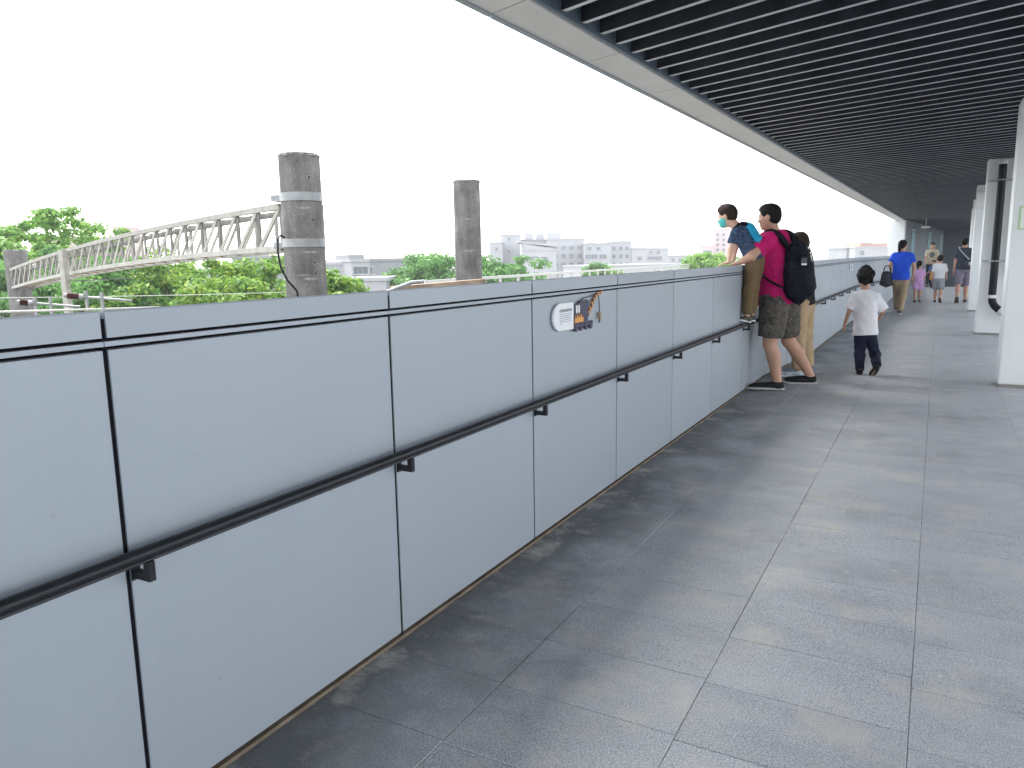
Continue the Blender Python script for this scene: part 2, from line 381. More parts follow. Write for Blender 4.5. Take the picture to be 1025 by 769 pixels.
# small notice further along
sn = thing('small_notice', 'small white notice with a dark figure on the far panels', 'sign', (-1.40, 15.6, 1.02))
def on2(u, v, t): return (-1.404+t, u, v)
obj('plate', MB().prism([(15.35, 1.02), (15.85, 1.02), (15.85, 1.13), (15.35, 1.13)], 0, .012, on2), WHITE, sn)
obj('figure', MB().prism([(15.55, 1.04), (15.68, 1.05), (15.72, 1.1), (15.6, 1.115), (15.52, 1.08)], .0125, .014, on2), NAVY, sn)

# ------------------------------------------------------------------ canopy: fascia, slat ceiling, plenum
CZ = 2.735
def fo(y): return -2.395 + .017*(y-2)          # outer edge of the canopy soffit
can = thing('canopy_roof', 'wide flat canopy roof with grey fascia soffit and dark louvre ceiling over walkway', 'roof', (0, 10, CZ))
SOFF = mat('fascia_soffit_grey', (.62, .61, .59), .55, .1, var=.04, vscale=3, rnd_obj=.03)
DARK = mat('plenum_black', (.012, .013, .018), .8); SLATM = mat('slat_charcoal', (.03, .034, .046), .6, 0, .2, var=.25, vscale=5); SLAT_LIT = mat('slat_underside_lit', (.5, .51, .53), .5, .2, .3, var=.18, vscale=3, rnd_obj=.12)  # slat undersides painted paler, for light bounced up from the floor
EDGE = mat('fascia_edge_grey', (.3, .33, .36), .5, .1, var=.05)
CR = 3.0
SK = math.tan(R(21.5)); Y0, Y1 = -5.4, 62.
jo = [4.05 + 1.315*i for i in range(-8, 45)]
for a, b in zip(jo[:-1], jo[1:]):
    g_ = .0065
    def soff(y, k): return Vector((fo(y)+k, y-k*SK, 0))
    lo = [soff(a+g_, .035), soff(b-g_, .035), soff(b-g_, .318), soff(a+g_, .318)]
    obj('soffit_panel', MB().prism([(p.x, p.y) for p in lo], CZ, CZ+.02, lambda u, v, t: (u, v, t)), SOFF, can)
    lo = [soff(a+g_, 0), soff(b-g_, 0), soff(b-g_, .0345), soff(a+g_, .0345)]
    obj('fascia_edge', MB().prism([(p.x, p.y) for p in lo], CZ-.012, CZ+.42, lambda u, v, t: (u, v, t)), EDGE, can)
obj('inner_frame', MB().prism([(fo(Y0)+.324, Y0), (fo(Y1)+.324, Y1), (fo(Y1)+.345, Y1), (fo(Y0)+.345, Y0)], CZ+.012, CZ+.30, lambda u, v, t: (u, v, t)), mat('frame_slate', (.12, .16, .2), .5), can)
obj('roof_deck', MB().prism([(fo(Y0)+.04, Y0), (fo(Y1)+.04, Y1), (CR, Y1), (CR, Y0)], CZ+.32, CZ+.5, lambda u, v, t: (u, v, t)), DARK, can)
SP = .2755
ys = 4.30
k = -35
while True:
    y = ys + SP*k; k += 1
    if y > 61: break
    x0 = fo(y)+.36; x1 = CR-.05
    a = Vector((x0, y, 0)); b = Vector((x1, y-(x1-x0)*SK, 0)); d = (b-a).normalized(); q = Vector((-d.y, d.x, 0))*.019
    pl = [a-q, b-q, b+q, a+q]
    so = obj('slat', MB().prism([(p.x, p.y) for p in pl], CZ+.03, CZ+.19, lambda u, v, t: (u, v, t)), SLATM, can); so.data.materials.append(SLAT_LIT)
    for pg in so.data.polygons:
        if pg.normal.z < -.9: pg.material_index = 1

# ------------------------------------------------------------------ columns, drain pipe
COLM = mat('white_column_paint', (.76, .78, .78), .5, var=.04, vscale=2.5, bump=.05, bscale=14)
cols = [(.6, 8.90, .36), (.6, 14.45, .36), (.66, 19.96, .4), (.78, 25.4, .4), (.92, 31, .4)]
cl = ['broad white pier with a green-edged notice, first of the row beside the walkway', 'white pier with black drain pipe fixed to its face, behind the notice pier',
      'white pier just behind the drain pipe pier', 'white pier fourth along the row from the notice pier', 'white pier at the far end of the row near the crest']
for i, (x, y, dp) in enumerate(cols):
    c_ = thing('pier', cl[i], 'pier', (x, y, 0), 0, 'white piers along the walkway')
    obj('shaft', MB().bevbox((0, 0, .03), (1.05, dp, CZ+.025), .018), COLM, c_, local=True)
    obj('base_joint', MB().box((.01, .01, -.01), (1.04, dp-.01, .035)), mat('grey_sealant', (.25, .24, .22), .8), c_, local=True)
    if i == 0:
        nb = obj('notice', MB().box((.068, -.006, 1.55), (.36, -.001, 1.75)), mat('notice_paper', (.8, .83, .76), .5), c_, local=True)
        fr = MB()
        for lo, hi in (((.06, -.009, 1.542), (.368, -.0005, 1.55)), ((.06, -.009, 1.75), (.368, -.0005, 1.758)), ((.06, -.009, 1.55), (.068, -.0005, 1.75)), ((.36, -.009, 1.55), (.368, -.0005, 1.75))): fr.box(lo, hi)
        obj('notice_frame', fr, mat('notice_green', (.35, .6, .2), .5), c_, local=True)
    if i == 2: obj('junction_box', MB().bevbox((-.01, -.13, 2.25), (.2, -.002, 2.6), .01), COLM, c_, local=True)
PIPE = mat('black_pipe', (.008, .009, .014), .45, 0, .2); BAND = mat('pale_band', (.6, .6, .58), .4)
dpipe = thing('drain_pipe', 'black drain pipe with pale bands and a bottom elbow fixed to a white pier', 'pipe', (.8, 14.33, .3))
obj('pipe', MB().tube([(.79, 14.32, CZ-.03), (.79, 14.32, .62), (.80, 14.32, .54), (.83, 14.31, .48), (.88, 14.3, .43), (1.1, 14.26, .27)], .056, 20), PIPE, dpipe, smooth=True)
for a, b in (((.79, 14.32, .60), (.79, 14.32, .65)), ((.90, 14.297, .415), (.945, 14.29, .383)), ((.79, 14.32, CZ-.075), (.79, 14.32, CZ-.035))):
    obj('band', MB().tube([a, b], .063, 20), BAND, dpipe, smooth=True)
for z in (1.18, 2.42):
    mb = MB().tube([(.72+.0, 14.32, z)]+[(.79+.085*math.cos(R(180-q)), 14.32-.085*math.sin(R(180-q)), z) for q in range(0, 181, 20)]+[(.86, 14.44, z)], .009, 8)
    mb.bar((.62, 14.40, z), (.93, 14.40, z), .02, .03); mb.bar((.705, 14.33, z), (.705, 14.45, z), .02, .03)
    obj('clamp', mb, mat('galvanised', (.4, .42, .43), .4, .6), dpipe)
dp2 = thing('service_pipe', 'slim dark service pipe between the white piers', 'pipe', (1.02, 14.38, 0))
obj('pipe', MB().tube([(1.0, 14.36, CZ), (1.0, 14.36, .95)], .028, 10), PIPE, dp2, smooth=True); obj('coupling', MB().tube([(1.0, 14.36, 1.9), (1.0, 14.36, 2.0)], .036, 10), BAND, dp2, smooth=True)

# ------------------------------------------------------------------ hall at the far end on the left
hall = thing('end_hall', 'grey walled hall with narrow turquoise windows at the far end of the walkway', 'building', (-1.5, 39, -2))
HW = mat('hall_grey', (.1, .115, .13), .7, var=.08, vscale=1.2)
ang = R(4.2); dv = Vector((math.sin(ang), math.cos(ang), 0)); nv = Vector((dv.y, -dv.x, 0)); h0 = Vector((-1.38, 39.0, 0))
HM = Matrix.Translation(h0) @ Matrix((nv, dv, Vector((0, 0, 1)))).transposed().to_4x4()
obj('pier', MB().box((-.62, -.2, -3), (.0, .35, CZ), HM), COLM, hall)
obj('wall', MB().box((-.4, .352, -3), (-.03, 46, CZ+.3), HM), HW, hall)
GL = mat('turquoise_glass', (.30, .52, .53), .15, 0, .8)
for y in (3.0, 11.5, 20., 30.):
    wn = obj('window', MB().box((-.032, y, -.3), (-.012, y+1.3, 2.35), HM), GL, hall)
    fm = MB(); fm.box((-.035, y-.06, -.36), (.0, y-.002, 2.42), HM).box((-.035, y+1.302, -.36), (.0, y+1.36, 2.42), HM).box((-.035, y, 2.352), (.0, y+1.3, 2.42), HM)
    obj('window_frame', fm, mat('alu_frame', (.35, .38, .4), .4, .5), wn)
obj('skirting', MB().box((-.03, .4, -3), (.02, 46, .12), HM), mat('hall_navy', (.03, .04, .06), .6), hall)
hw2 = thing('end_screen', 'dark slate screen wall closing the far end of the walkway', 'wall', (6, 62, -3))
obj('wall', MB().box((-1, 62, -6), (14, 62.3, CZ+1)), mat('slate_dark', (.05, .06, .075), .7), hw2)
for x in (3.5, 6.5, 9.5): obj('mullion', MB().box((x-.05, 61.93, -4), (x+.05, 61.998, CZ+.3)), HW, hw2)
lm = thing('hanging_lamp', 'small white lamp hanging from the dark ceiling beside the end hall', 'lamp', (-.55, 38.5, 2.2))
obj('rod', MB().tube([(-.55, 38.5, CZ+.1), (-.55, 38.5, 2.42)], .012, 6), BAND, lm); obj('head', MB().bevbox((-.72, 38.4, 2.36), (-.38, 38.6, 2.42), .02), BAND, lm)

# ------------------------------------------------------------------ rail-side structures
def concrete():
    m = bpy.data.materials.new('weathered_concrete'); m.use_nodes = True; t = m.node_tree; L = t.links; b = t.nodes['Principled BSDF']; b.inputs['Roughness'].default_value = .9
    tc_ = N(t, 'ShaderNodeTexCoord')
    def ns(sc_, det, mapping=None):
        n = N(t, 'ShaderNodeTexNoise'); n.inputs['Scale'].default_value = sc_; n.inputs['Detail'].default_value = det; n.inputs['Roughness'].default_value = .65
        if mapping:
            mp = N(t, 'ShaderNodeMapping'); mp.inputs['Scale'].default_value = mapping; L.new(tc_.outputs['Object'], mp.inputs['Vector']); L.new(mp.outputs[0], n.inputs['Vector'])
        else: L.new(tc_.outputs['Object'], n.inputs['Vector'])
        return n.outputs['Fac']
    st = ns(3.5, 6, (2.4, 2.4, .5)); bl = ns(4, 9); gr = ns(70, 3)
    f = math_node(t, 'ADD', math_node(t, 'MULTIPLY', st, .32), math_node(t, 'ADD', math_node(t, 'MULTIPLY', bl, .36), math_node(t, 'MULTIPLY', gr, .32)))
    r_ = N(t, 'ShaderNodeValToRGB'); L.new(f, r_.inputs['Fac']); e = r_.color_ramp.elements; e[0].position = .36; e[0].color = (.075, .072, .068, 1); e[1].position = .66; e[1].color = (.31, .30, .285, 1); k_ = e.new(.5); k_.color = (.165, .158, .15, 1)
    L.new(r_.outputs[0], b.inputs['Base Color']); bp = N(t, 'ShaderNodeBump'); bp.inputs['Strength'].default_value = .4; bp.inputs['Distance'].default_value = .01; L.new(gr, bp.inputs['Height']); L.new(bp.outputs[0], b.inputs['Normal']); return m
CONC = concrete()
PALE = mat('lime_streak', (.16, .15, .14), .9, vscale=28, col2=(.42, .41, .39), detail=6)
GALV = mat('dull_galvanised', (.3, .31, .31), .45, .4, var=.15, vscale=8)
def PY(px, py, Y):
    v = fw + cr*((px-512.5)/FPX) - cu*((py-384.5)/FPX)
    return Vector((0, 0, EYE)) + v*(Y/v.y)
def pole(x, y, top, r_, label, bands, holes, streaks):
    t = thing('concrete_pole', label, 'pole', (x, y, GZ), 0, 'concrete catenary poles')
    n = 40; mb = MB(); prof = [(GZ, r_*1.12), (0, r_*1.02), (top-.05, r_), (top-.018, r_*.985), (top-.004, r_*.95), (top, r_*.88)]
    mb.tube([(x, y, z) for z, q in prof], [q for z, q in prof], n); obj('shaft', mb, CONC, t, smooth=True)
    rr = random.Random(int(top*100)); cap = MB()
    for k in range(26):
        a = rr.uniform(0, 2*math.pi); ll = rr.uniform(.03, .12); z0 = top-.02-rr.uniform(0, .012)
        pts = [(x+(r_*1.003)*math.cos(a+q), y+(r_*1.003)*math.sin(a+q)) for q in (0, ll/r_/2, ll/r_)]
        cap.tube([(p[0], p[1], z0) for p in pts], [.006, .012, .005], 6)
    tag(obj('rim_patches', cap, PALE, t), kind='stuff')
    for z in bands:
        b = obj('clamp_band', MB().tube([(x, y, z-.045), (x, y, z+.045)], r_*1.05, n), GALV, t, smooth=True)
    vd = Vector((-x, -y, 0)).normalized(); a0 = math.atan2(vd.y, vd.x)
    for z, da in holes:
        a = a0+da; c = Vector((x+r_*1.005*math.cos(a), y+r_*1.005*math.sin(a), z)); nn = Vector((math.cos(a), math.sin(a), 0))
        rim = obj('hole_rim', MB().tube([c-nn*.02, c+nn*.004], .02, 14), PALE, t); obj('hole', MB().tube([c, c+nn*.006], .012, 12), JM, rim)
    for z, a1, a2, hgt in streaks:
        st = MB(); q = 26; rq = random.Random(int(z*1000)); ra = r_*1.012; ring = []
        for i in range(q+1):
            a = a0+a1+(a2-a1)*i/q; e_ = abs(math.sin(math.pi*i/q))**.5; zz = z+rq.uniform(-.006, .006); hh = hgt*rq.uniform(.25, .9)*e_+.0015
            ring.append(((x+ra*math.cos(a), y+ra*math.sin(a), zz-hh), (x+ra*math.cos(a), y+ra*math.sin(a), zz+hh*rq.uniform(.2, .6))))
        st.add([p for r__ in ring for p in r__], [(2*i, 2*i+2, 2*i+3, 2*i+1) for i in range(q)])
        obj('lime_streak', st, PALE, t)
    return t
p1 = P(302, 155, 8.4); p1b = (-6.2, 6.45)
pole(-6.2, 6.45, 2.515, .222, 'weathered concrete pole with two metal clamp bands holding the lattice beam', (2.05, 1.555),
     ((2.25, .42), (1.80, .46), (1.34, .46), (1.22, .46)), ((1.93, -.3, .5, .02), (1.46, -.15, .75, .022), (1.17, -.1, .6, .03), (1.21, -.45, .2, .015)))
pole(-6.93, 11.05, 2.64, .222, 'plain weathered concrete pole without bands standing beyond the parapet', (),
     ((2.36, .5),), ((2.0, -.3, .7, .02), (1.49, -.4, .7, .03)))
p3 = P(15, 250, 20)
pole(p3.x, p3.y, p3.z, .27, 'concrete pole at the far end of the lattice beam among trees', (), (), ())

# lattice gantry beam
CREAM = mat('weathered_cream_steel', (.38, .365, .32), .7, 0, var=.18, vscale=7, rnd_obj=.08)
CREAMD = mat('grey_brown_steel', (.15, .145, .13), .7, .1, var=.3, vscale=6)
A = P(281, 205, 8.5); A.z = 1.965; B = P(8, 271, 20.1); B.z = 1.24
BH = .46
dirb = (B-A); Lb = dirb.length; dh = dirb.normalized(); side = Vector((-dh.y, dh.x, 0)).normalized()
if side.dot(Vector((0, 0, 0))-A) > 0: side = -side       # away from the walkway
BD = .5
beam = thing('lattice_beam', 'cream steel lattice gantry beam spanning between concrete poles above the tracks', 'gantry', tuple(A))
NB = 27
def nodep(i, top, back):
    q = A + dirb*(i/NB); z = (.022*4*(i/NB)*(1-i/NB))*6
    return q + Vector((0, 0, z + (0 if top else -BH))) + (side*BD if back else Vector((0, 0, 0)))
for top in (0, 1):
    for back in (0, 1):
        mb = MB()
        for i in range(NB): mb.bar(nodep(i, top, back), nodep(i+1, top, back), .06, .065)
        obj('chord', mb, CREAM if not (top and back) else CREAMD, beam)
for i in range(NB+1):
    for back in (0, 1):
        s_ = side*(BD if back else 0) - side*.006
        obj('upright', MB().bar(nodep(i, 0, back), nodep(i, 1, back)-dh*0.0,   .075 if not back else .05, .016 if not back else .03, up=side), CREAMD if not back else CREAM, beam)
        if i < NB:
            q = nodep(i, 1, back)+side*(-.012 if not back else .02); q2 = nodep(i+1, 0, back)+side*(-.012 if not back else .02)
            obj('diagonal', MB().bar(q, q2,   .055, .013, up=side), CREAM, beam)
    obj('cross_tie', MB().bar(nodep(i, 1, 0), nodep(i, 1, 1), .03, .02), CREAM, beam)
    if i < NB: obj('cross_tie', MB().bar(nodep(i, 0, 0), nodep(i+1, 0, 1), .025, .02), mat('rust_brown', (.3, .2, .13), .8, var=.3), beam)
for z in (A.z+.085, A.z-BH+.03):
    obj('end_bracket', MB().bar(Vector((A.x-.08, A.y, z)), Vector((-6.2, 6.45, z)), .16, .07), GALV, beam)
cb = MB().tube([P(285, 238, 8.15), P(281, 235.5, 8.15), P(278, 239, 8.1), P(278, 252, 8.1), P(281, 268, 8.1), P(288, 281, 8.1), P(297, 291, 8.15), P(299, 300, 8.2)], .011, 8)
tag(obj('loose_cable', cb, PIPE, smooth=True), 'thin black cable looping down beside the banded concrete pole', 'cable')

# steel mast and insulators in front of the far end
mast = thing('steel_mast', 'slim cream steel mast with top arm beside the lattice beam', 'mast', (P(62, 262, 15).x, P(62, 262, 15).y, GZ))
q = P(62, 250, 15)
obj('post', MB().box((q.x-.075, q.y-.05, GZ), (q.x+.075, q.y+.05, q.z)), CREAM, mast)
obj('arm', MB().bar(q+Vector((-.1, .05, -.06)), q+Vector((.9, .75, -.12)), .06, .06), CREAM, mast)
obj('gusset', MB().bar(q+Vector((0, .0, -.62)), q+Vector((.95, .8, -.58)), .09, .02), CREAMD, mast)
BRN = mat('brown_glaze', (.08, .03, .025), .25)
def insulator(px, py, d, ln, label):
    a = P(px, py, d); ax = (cr*.93 - cu*.05 + fw*.35).normalized()
    t = thing('insulator', label, 'insulator', tuple(a))
    mb = MB(); pts = []; rs = []
    for i in range(15): pts.append(a+ax*(i/14*ln)); rs.append(.058 if i % 2 else .04)
    mb.tube(pts, rs, 14); obj('shed', mb, BRN, t, smooth=False)
    obj('cap', MB().tube([a+ax*ln, a+ax*(ln+.06)], .045, 12), GALV, t); obj('cap', MB().tube([a-ax*.04, a], .035, 12), GALV, t)
    obj('arm_tube', MB().tube([a+ax*(ln+.06), a+ax*(ln+.75)], .02, 10), GALV, t)
    for k in (.1, .32): obj('clamp', MB().bar(a+ax*(ln+k)+Vector((0, 0, -.22)), a+ax*(ln+k)+Vector((0, 0, .1)), .03, .05), GALV, t)
    return t
insulator(67, 296, 12, .17, 'brown ribbed insulator with silver clamps beside the cream mast')
insulator(20, 302.5, 12.5, .12, 'small brown ribbed insulator in front of the far concrete pole')
WIRE = mat('pale_wire', (.55, .55, .5), .5)
for n_, (a, b), r_ in (('pale thick contact wire running low above the parapet', ((-60, 314, 10), (470, 296, 24)), .017), ('thin pale wire running above the contact wire', ((-60, 299, 13), (300, 292, 26)), .008)):
    p, q = P(*a), P(*b); mb = MB().tube([p.lerp(q, i/16)+Vector((0, 0, -.12*4*(i/16)*(1-i/16)*.25)) for i in range(17)], r_, 8)
    tag(obj('overhead_wire', mb, WIRE, smooth=True), n_, 'wire')
# rusty trough and pale guard rail beyond the parapet near the plain pole
RUST = mat('rusty_tray', (.33, .24, .17), .8, var=.35, vscale=5)
tr = thing('cable_tray', 'rusty tan cable tray at the foot of the plain concrete pole', 'tray', tuple(P(440, 288, 11.5)))
obj('channel', MB().bar(P(392, 290.5, 11.2), P(484, 282.5, 11.7), .2, .1), RUST, tr)
obj('collar', MB().tube([(-6.93, 11.05, .86), (-6.93, 11.05, .97)], .26, 24), RUST, tr, smooth=True)
obj('bent_pipe', MB().tube([P(386, 293, 11), P(400, 287.5, 11), P(412, 283, 11.05), P(424, 282, 11.1)], .03, 10), GALV, tr, smooth=True)
gr = thing('guard_fence', 'pale low guard fence running along the rail side beyond the parapet', 'fence', tuple(P(560, 279, 26)))
ga, gb = P(426, 282.5, 16), P(692, 264.5, 75)
for dz in (0, -.35): obj('rail', MB().bar(ga+Vector((0, 0, dz)), gb+Vector((0, 0, dz)), .07, .07), WIRE, gr)
for i in range(40): c_ = ga.lerp(gb, i/39); obj('post', MB().box((c_.x-.03, c_.y-.03, GZ), (c_.x+.03, c_.y+.03, c_.z+.05)), WIRE, gr)

# ------------------------------------------------------------------ far buildings
BW = mat('white_render', (.42, .42, .435), .8, var=.05, vscale=.15); BG = mat('grey_render', (.28, .29, .3), .85, var=.12, vscale=.3)
BP = mat('pink_render', (.62, .47, .46), .85, var=.05, vscale=.2); BB = mat('beige_render', (.6, .52, .42), .85, var=.08, vscale=.3)
WG = mat('window_glass', (.16, .18, .21), .12, 0, .8); RF = mat('grey_roof', (.4, .4, .4), .8, var=.1, vscale=.4); TILE = mat('clay_roof', (.42, .27, .2), .8, var=.2, vscale=.6)
class Bld:
    def __init__(s, name, label, xl, xr, yt, dl, dr, th, m, cat='building'):
        s.a = P(xl, yt, dl); s.b = P(xr, yt, dr); s.z = (s.a.z+s.b.z)/2; s.th = th
        a = Vector((s.a.x, s.a.y, 0)); b = Vector((s.b.x, s.b.y, 0)); s.o = a; s.u = (b-a).normalized(); s.n = Vector((-s.u.y, s.u.x, 0)); s.L = (b-a).length
        if s.n.dot(a) < 0: s.n = -s.n
        s.M = Matrix.Translation(a) @ Matrix((s.u, s.n, Vector((0, 0, 1)))).transposed().to_4x4()
        s.t = thing(name, label, cat, (a.x, a.y, GZ))
        obj('wall', MB().box((0, 0, GZ), (s.L, th, s.z), s.M), m, s.t)
        rf = obj('roof', MB().box((-.15, -.15, s.z), (s.L+.15, th+.15, s.z+.25), s.M), m, s.t)
    def uv(s, px, py):
        v = fw + cr*((px-512.5)/FPX) - cu*((py-384.5)/FPX); e = Vector((0, 0, EYE))
        k = (s.o-Vector((0, 0, 0))).dot(s.n)/v.dot(s.n); h = e+v*k
        return (h-s.o).dot(s.u), h.z
    def win(s, x0, y0, x1, y1, n=1):
        u0, z1 = s.uv(x0, y0); u1, z0 = s.uv(x1, y1)
        wq = (u1-u0)/n; fr = MB(); e = .06
        ou = [(u0-.1, z0-.12), (u1+.1, z0-.12), (u1+.1, z1+.1), (u0-.1, z1+.1)]; iu = [(u0, z0), (u1, z0), (u1, z1), (u0, z1)]
        fr.add([s.M @ Vector((u, d, v)) for d in (-.1, -.003) for ring in (ou, iu) for u, v in ring],
               [q for i in range(4) for j in [(i+1) % 4] for q in ((i, j, 4+j, 4+i), (8+i, 12+i, 12+j, 8+j), (i, 8+i, 8+j, j), (4+i, 4+j, 12+j, 12+i))])
        f_ = obj('window', fr, BW, s.t)
        for i in range(n): obj('pane', MB().box((u0+i*wq+wq*.06, -.03, z0), (u0+(i+1)*wq-wq*.06, -.004, z1), s.M), WG, f_)
    def block(s, name, x0, x1, yt, m, d0=0., d1=None):
        u0, z1 = s.uv(x0, yt); u1, _ = s.uv(x1, yt)
        return obj(name, MB().box((u0, d0, s.z+.251 if z1 > s.z else GZ), (u1, d1 if d1 else s.th, z1), s.M), m, s.t)
b = Bld('office_building', 'white two-storey office with ribbon windows and grey rooftop hut', 351.6, 393, 262, 70, 72, 9, BW)
b.win(353.5, 267.5, 368, 274, 3); b.win(370, 267.5, 385, 274, 3); b.block('rooftop_hut', 352.5, 368, 255, BG, 1, 5)
b = Bld('annex_building', 'grey stained annex wall beside the white two-storey office', 335, 351.2, 262, 82, 70.3, 6, BG); b.win(340, 268, 343, 276); b.win(345, 268, 348, 276)
b = Bld('side_building', 'pale side wing right of the white two-storey office', 393.4, 404, 264, 72.3, 80, 7, BW); b.win(394.5, 269, 400, 274, 2)
b = Bld('low_shed', 'low white shed roof in front of the two-storey office', 346, 386, 281.5, 55, 55, 5, BW)
# the large white complex
b = Bld('apartment_block', 'white stepped block with two small windows at the end of the complex', 490, 503, 243.5, 150, 150, 12, BW); b.win(496, 248, 498, 251)
b = Bld('apartment_block', 'tall white narrow block next to the stepped end block', 501, 521, 236, 156, 156, 10, BW); b.win(508, 238.5, 511, 241); b.win(508, 250.5, 511, 253); b.block('parapet', 501, 521, 234.6, BW)
b = Bld('factory_wing', 'white gabled wing with two large gridded windows', 523, 557, 251, 140, 140, 14, BW); b.win(530, 257, 538.5, 264.5, 3); b.win(541.5, 257.5, 548, 265, 3)
u0, z0 = b.uv(518, 243); u1, z1 = b.uv(552, 250.5)
obj('sloping_roof', MB().prism([(u0, z0), (u1+1, z1+.6), (u1+1, z1+.9), (u0, z0+.3)], .3, 13, lambda u, v, t: b.M @ Vector((u, t, v))), BW, b.t)
obj('gable', MB().prism([(u0+1, b.z+.26), (u1, b.z+.26), (u0+1, z0-.02)], .5, 12.5, lambda u, v, t: b.M @ Vector((u, t, v))), BW, b.t)
b = Bld('apartment_block', 'white central block with water tanks and hut on its roof', 548, 585, 240, 158, 158, 16, BW)
for x0, x1, y_ in ((526, 534, 233.5), (537, 545, 233.8)): pass
b.block('rooftop_hut', 548, 562, 232.3, BW, 3, 9); b.block('parapet', 563, 584, 238.6, BW, .2, .6)
for x in (554, 562, 570, 578):
    b.win(x, 246.5, x+4.2, 250, 2)
    b.win(x, 254.5, x+4.2, 258.5, 2)
    b.win(x, 263, x+4.2, 267, 2)
b = Bld('apartment_block', 'white rear block carrying two rooftop water tank huts', 522, 548, 240.5, 165, 165, 10, BW); b.block('tank_hut', 525.5, 534, 233.3, BW, 2, 6); b.block('tank_hut', 537, 545, 233.6, BW, 2, 6)
b = Bld('apartment_block', 'white block with a long ribbon window right of the central block', 585.4, 612, 244.5, 154, 154, 14, BW); b.win(568+18, 255, 598, 259, 4); b.win(600, 255, 607, 259, 2); b.win(588, 247.5, 592, 250.5); b.win(597, 247.5, 601, 250.5); b.win(588, 264, 596, 268, 2); b.block('rooftop_hut', 590, 597, 242.5, BG, 2, 6)
b = Bld('apartment_block', 'white four-storey block with paired small windows in the complex', 608, 632, 242.8, 160, 160, 14, BW)
for x in (613, 620, 626):
    for y_ in (247, 255, 263): b.win(x, y_, x+3, y_+3.6)
b.block('rooftop_hut', 624, 628, 240.5, BG, 2, 6)
b = Bld('apartment_block', 'white lower block with strip windows toward the end of the complex', 632.4, 669, 249.5, 160, 164, 14, BW); b.win(648, 257, 662, 260.5, 5); b.win(638, 257, 642, 260.5); b.win(650, 251.5, 653, 254); b.win(657, 251.5, 660, 254)
b.block('rooftop_hut', 640, 652, 247.5, BW, 2, 7); b.block('rooftop_hut', 655, 667, 248, BW, 2, 7)
b = Bld('apartment_block', 'white lowest block at the tapering end of the complex', 668, 690, 256.5, 168, 172, 12, BW); b.win(672, 259, 675, 262); b.win(679, 259, 682, 262)
b = Bld('podium_building', 'long pale low podium in front of the white complex', 600, 684, 266, 125, 135, 10, BW)
b = Bld('tower_block', 'pale pink tower block behind the round tree', 714, 731, 230, 200, 200, 14, BP)
for x in (717, 723):
    for y_ in range(234, 250, 5): b.win(x, y_, x+2.6, y_+2.4)
b = Bld('tower_block', 'pale pink lower wing with grey band beside the pink tower', 702, 714.5, 247, 198, 198, 14, BP); b.win(704, 251, 712, 253.5, 4)
b = Bld('far_house', 'white house with clay roof edge beyond the far parapet', 856, 893, 248, 165, 165, 14, BW); b.win(861, 251, 865, 255.5, 2); b.block('roof_storey', 865, 893, 243.5, TILE, 2, 10); b.block('roof_storey', 868, 880, 242, BW, 3, 9)
b = Bld('far_house', 'pale grey wing left of the white house with clay roof', 847.5, 855.6, 249, 168, 168, 10, BG)
# houses behind the lattice beam
b = Bld('long_shed', 'grey roofed long shed seen under the lattice beam', 172, 236, 271.5, 85, 85, 12, RF)
b = Bld('terrace_house', 'pale grey terrace with brown balcony band under the lattice beam', 232, 300, 258.5, 80, 80, 10, BG); b.win(264, 262.5, 275, 266.5, 1); b.win(277, 262.5, 284, 266.5, 1); b.block('penthouse', 240, 252, 254.5, BW, 1, 6)
b = Bld('brick_tower', 'pinkish chimney-like tower rising behind the lattice beam', 113, 121.5, 228, 120, 120, 6, BP); b.win(114.5, 235, 120, 237.5); 
b = Bld('hillside_house', 'beige house with a dark window half hidden by the airy tree', 30, 62, 239.5, 70, 70, 8, BB); b.win(36, 243, 45.5, 249, 1)

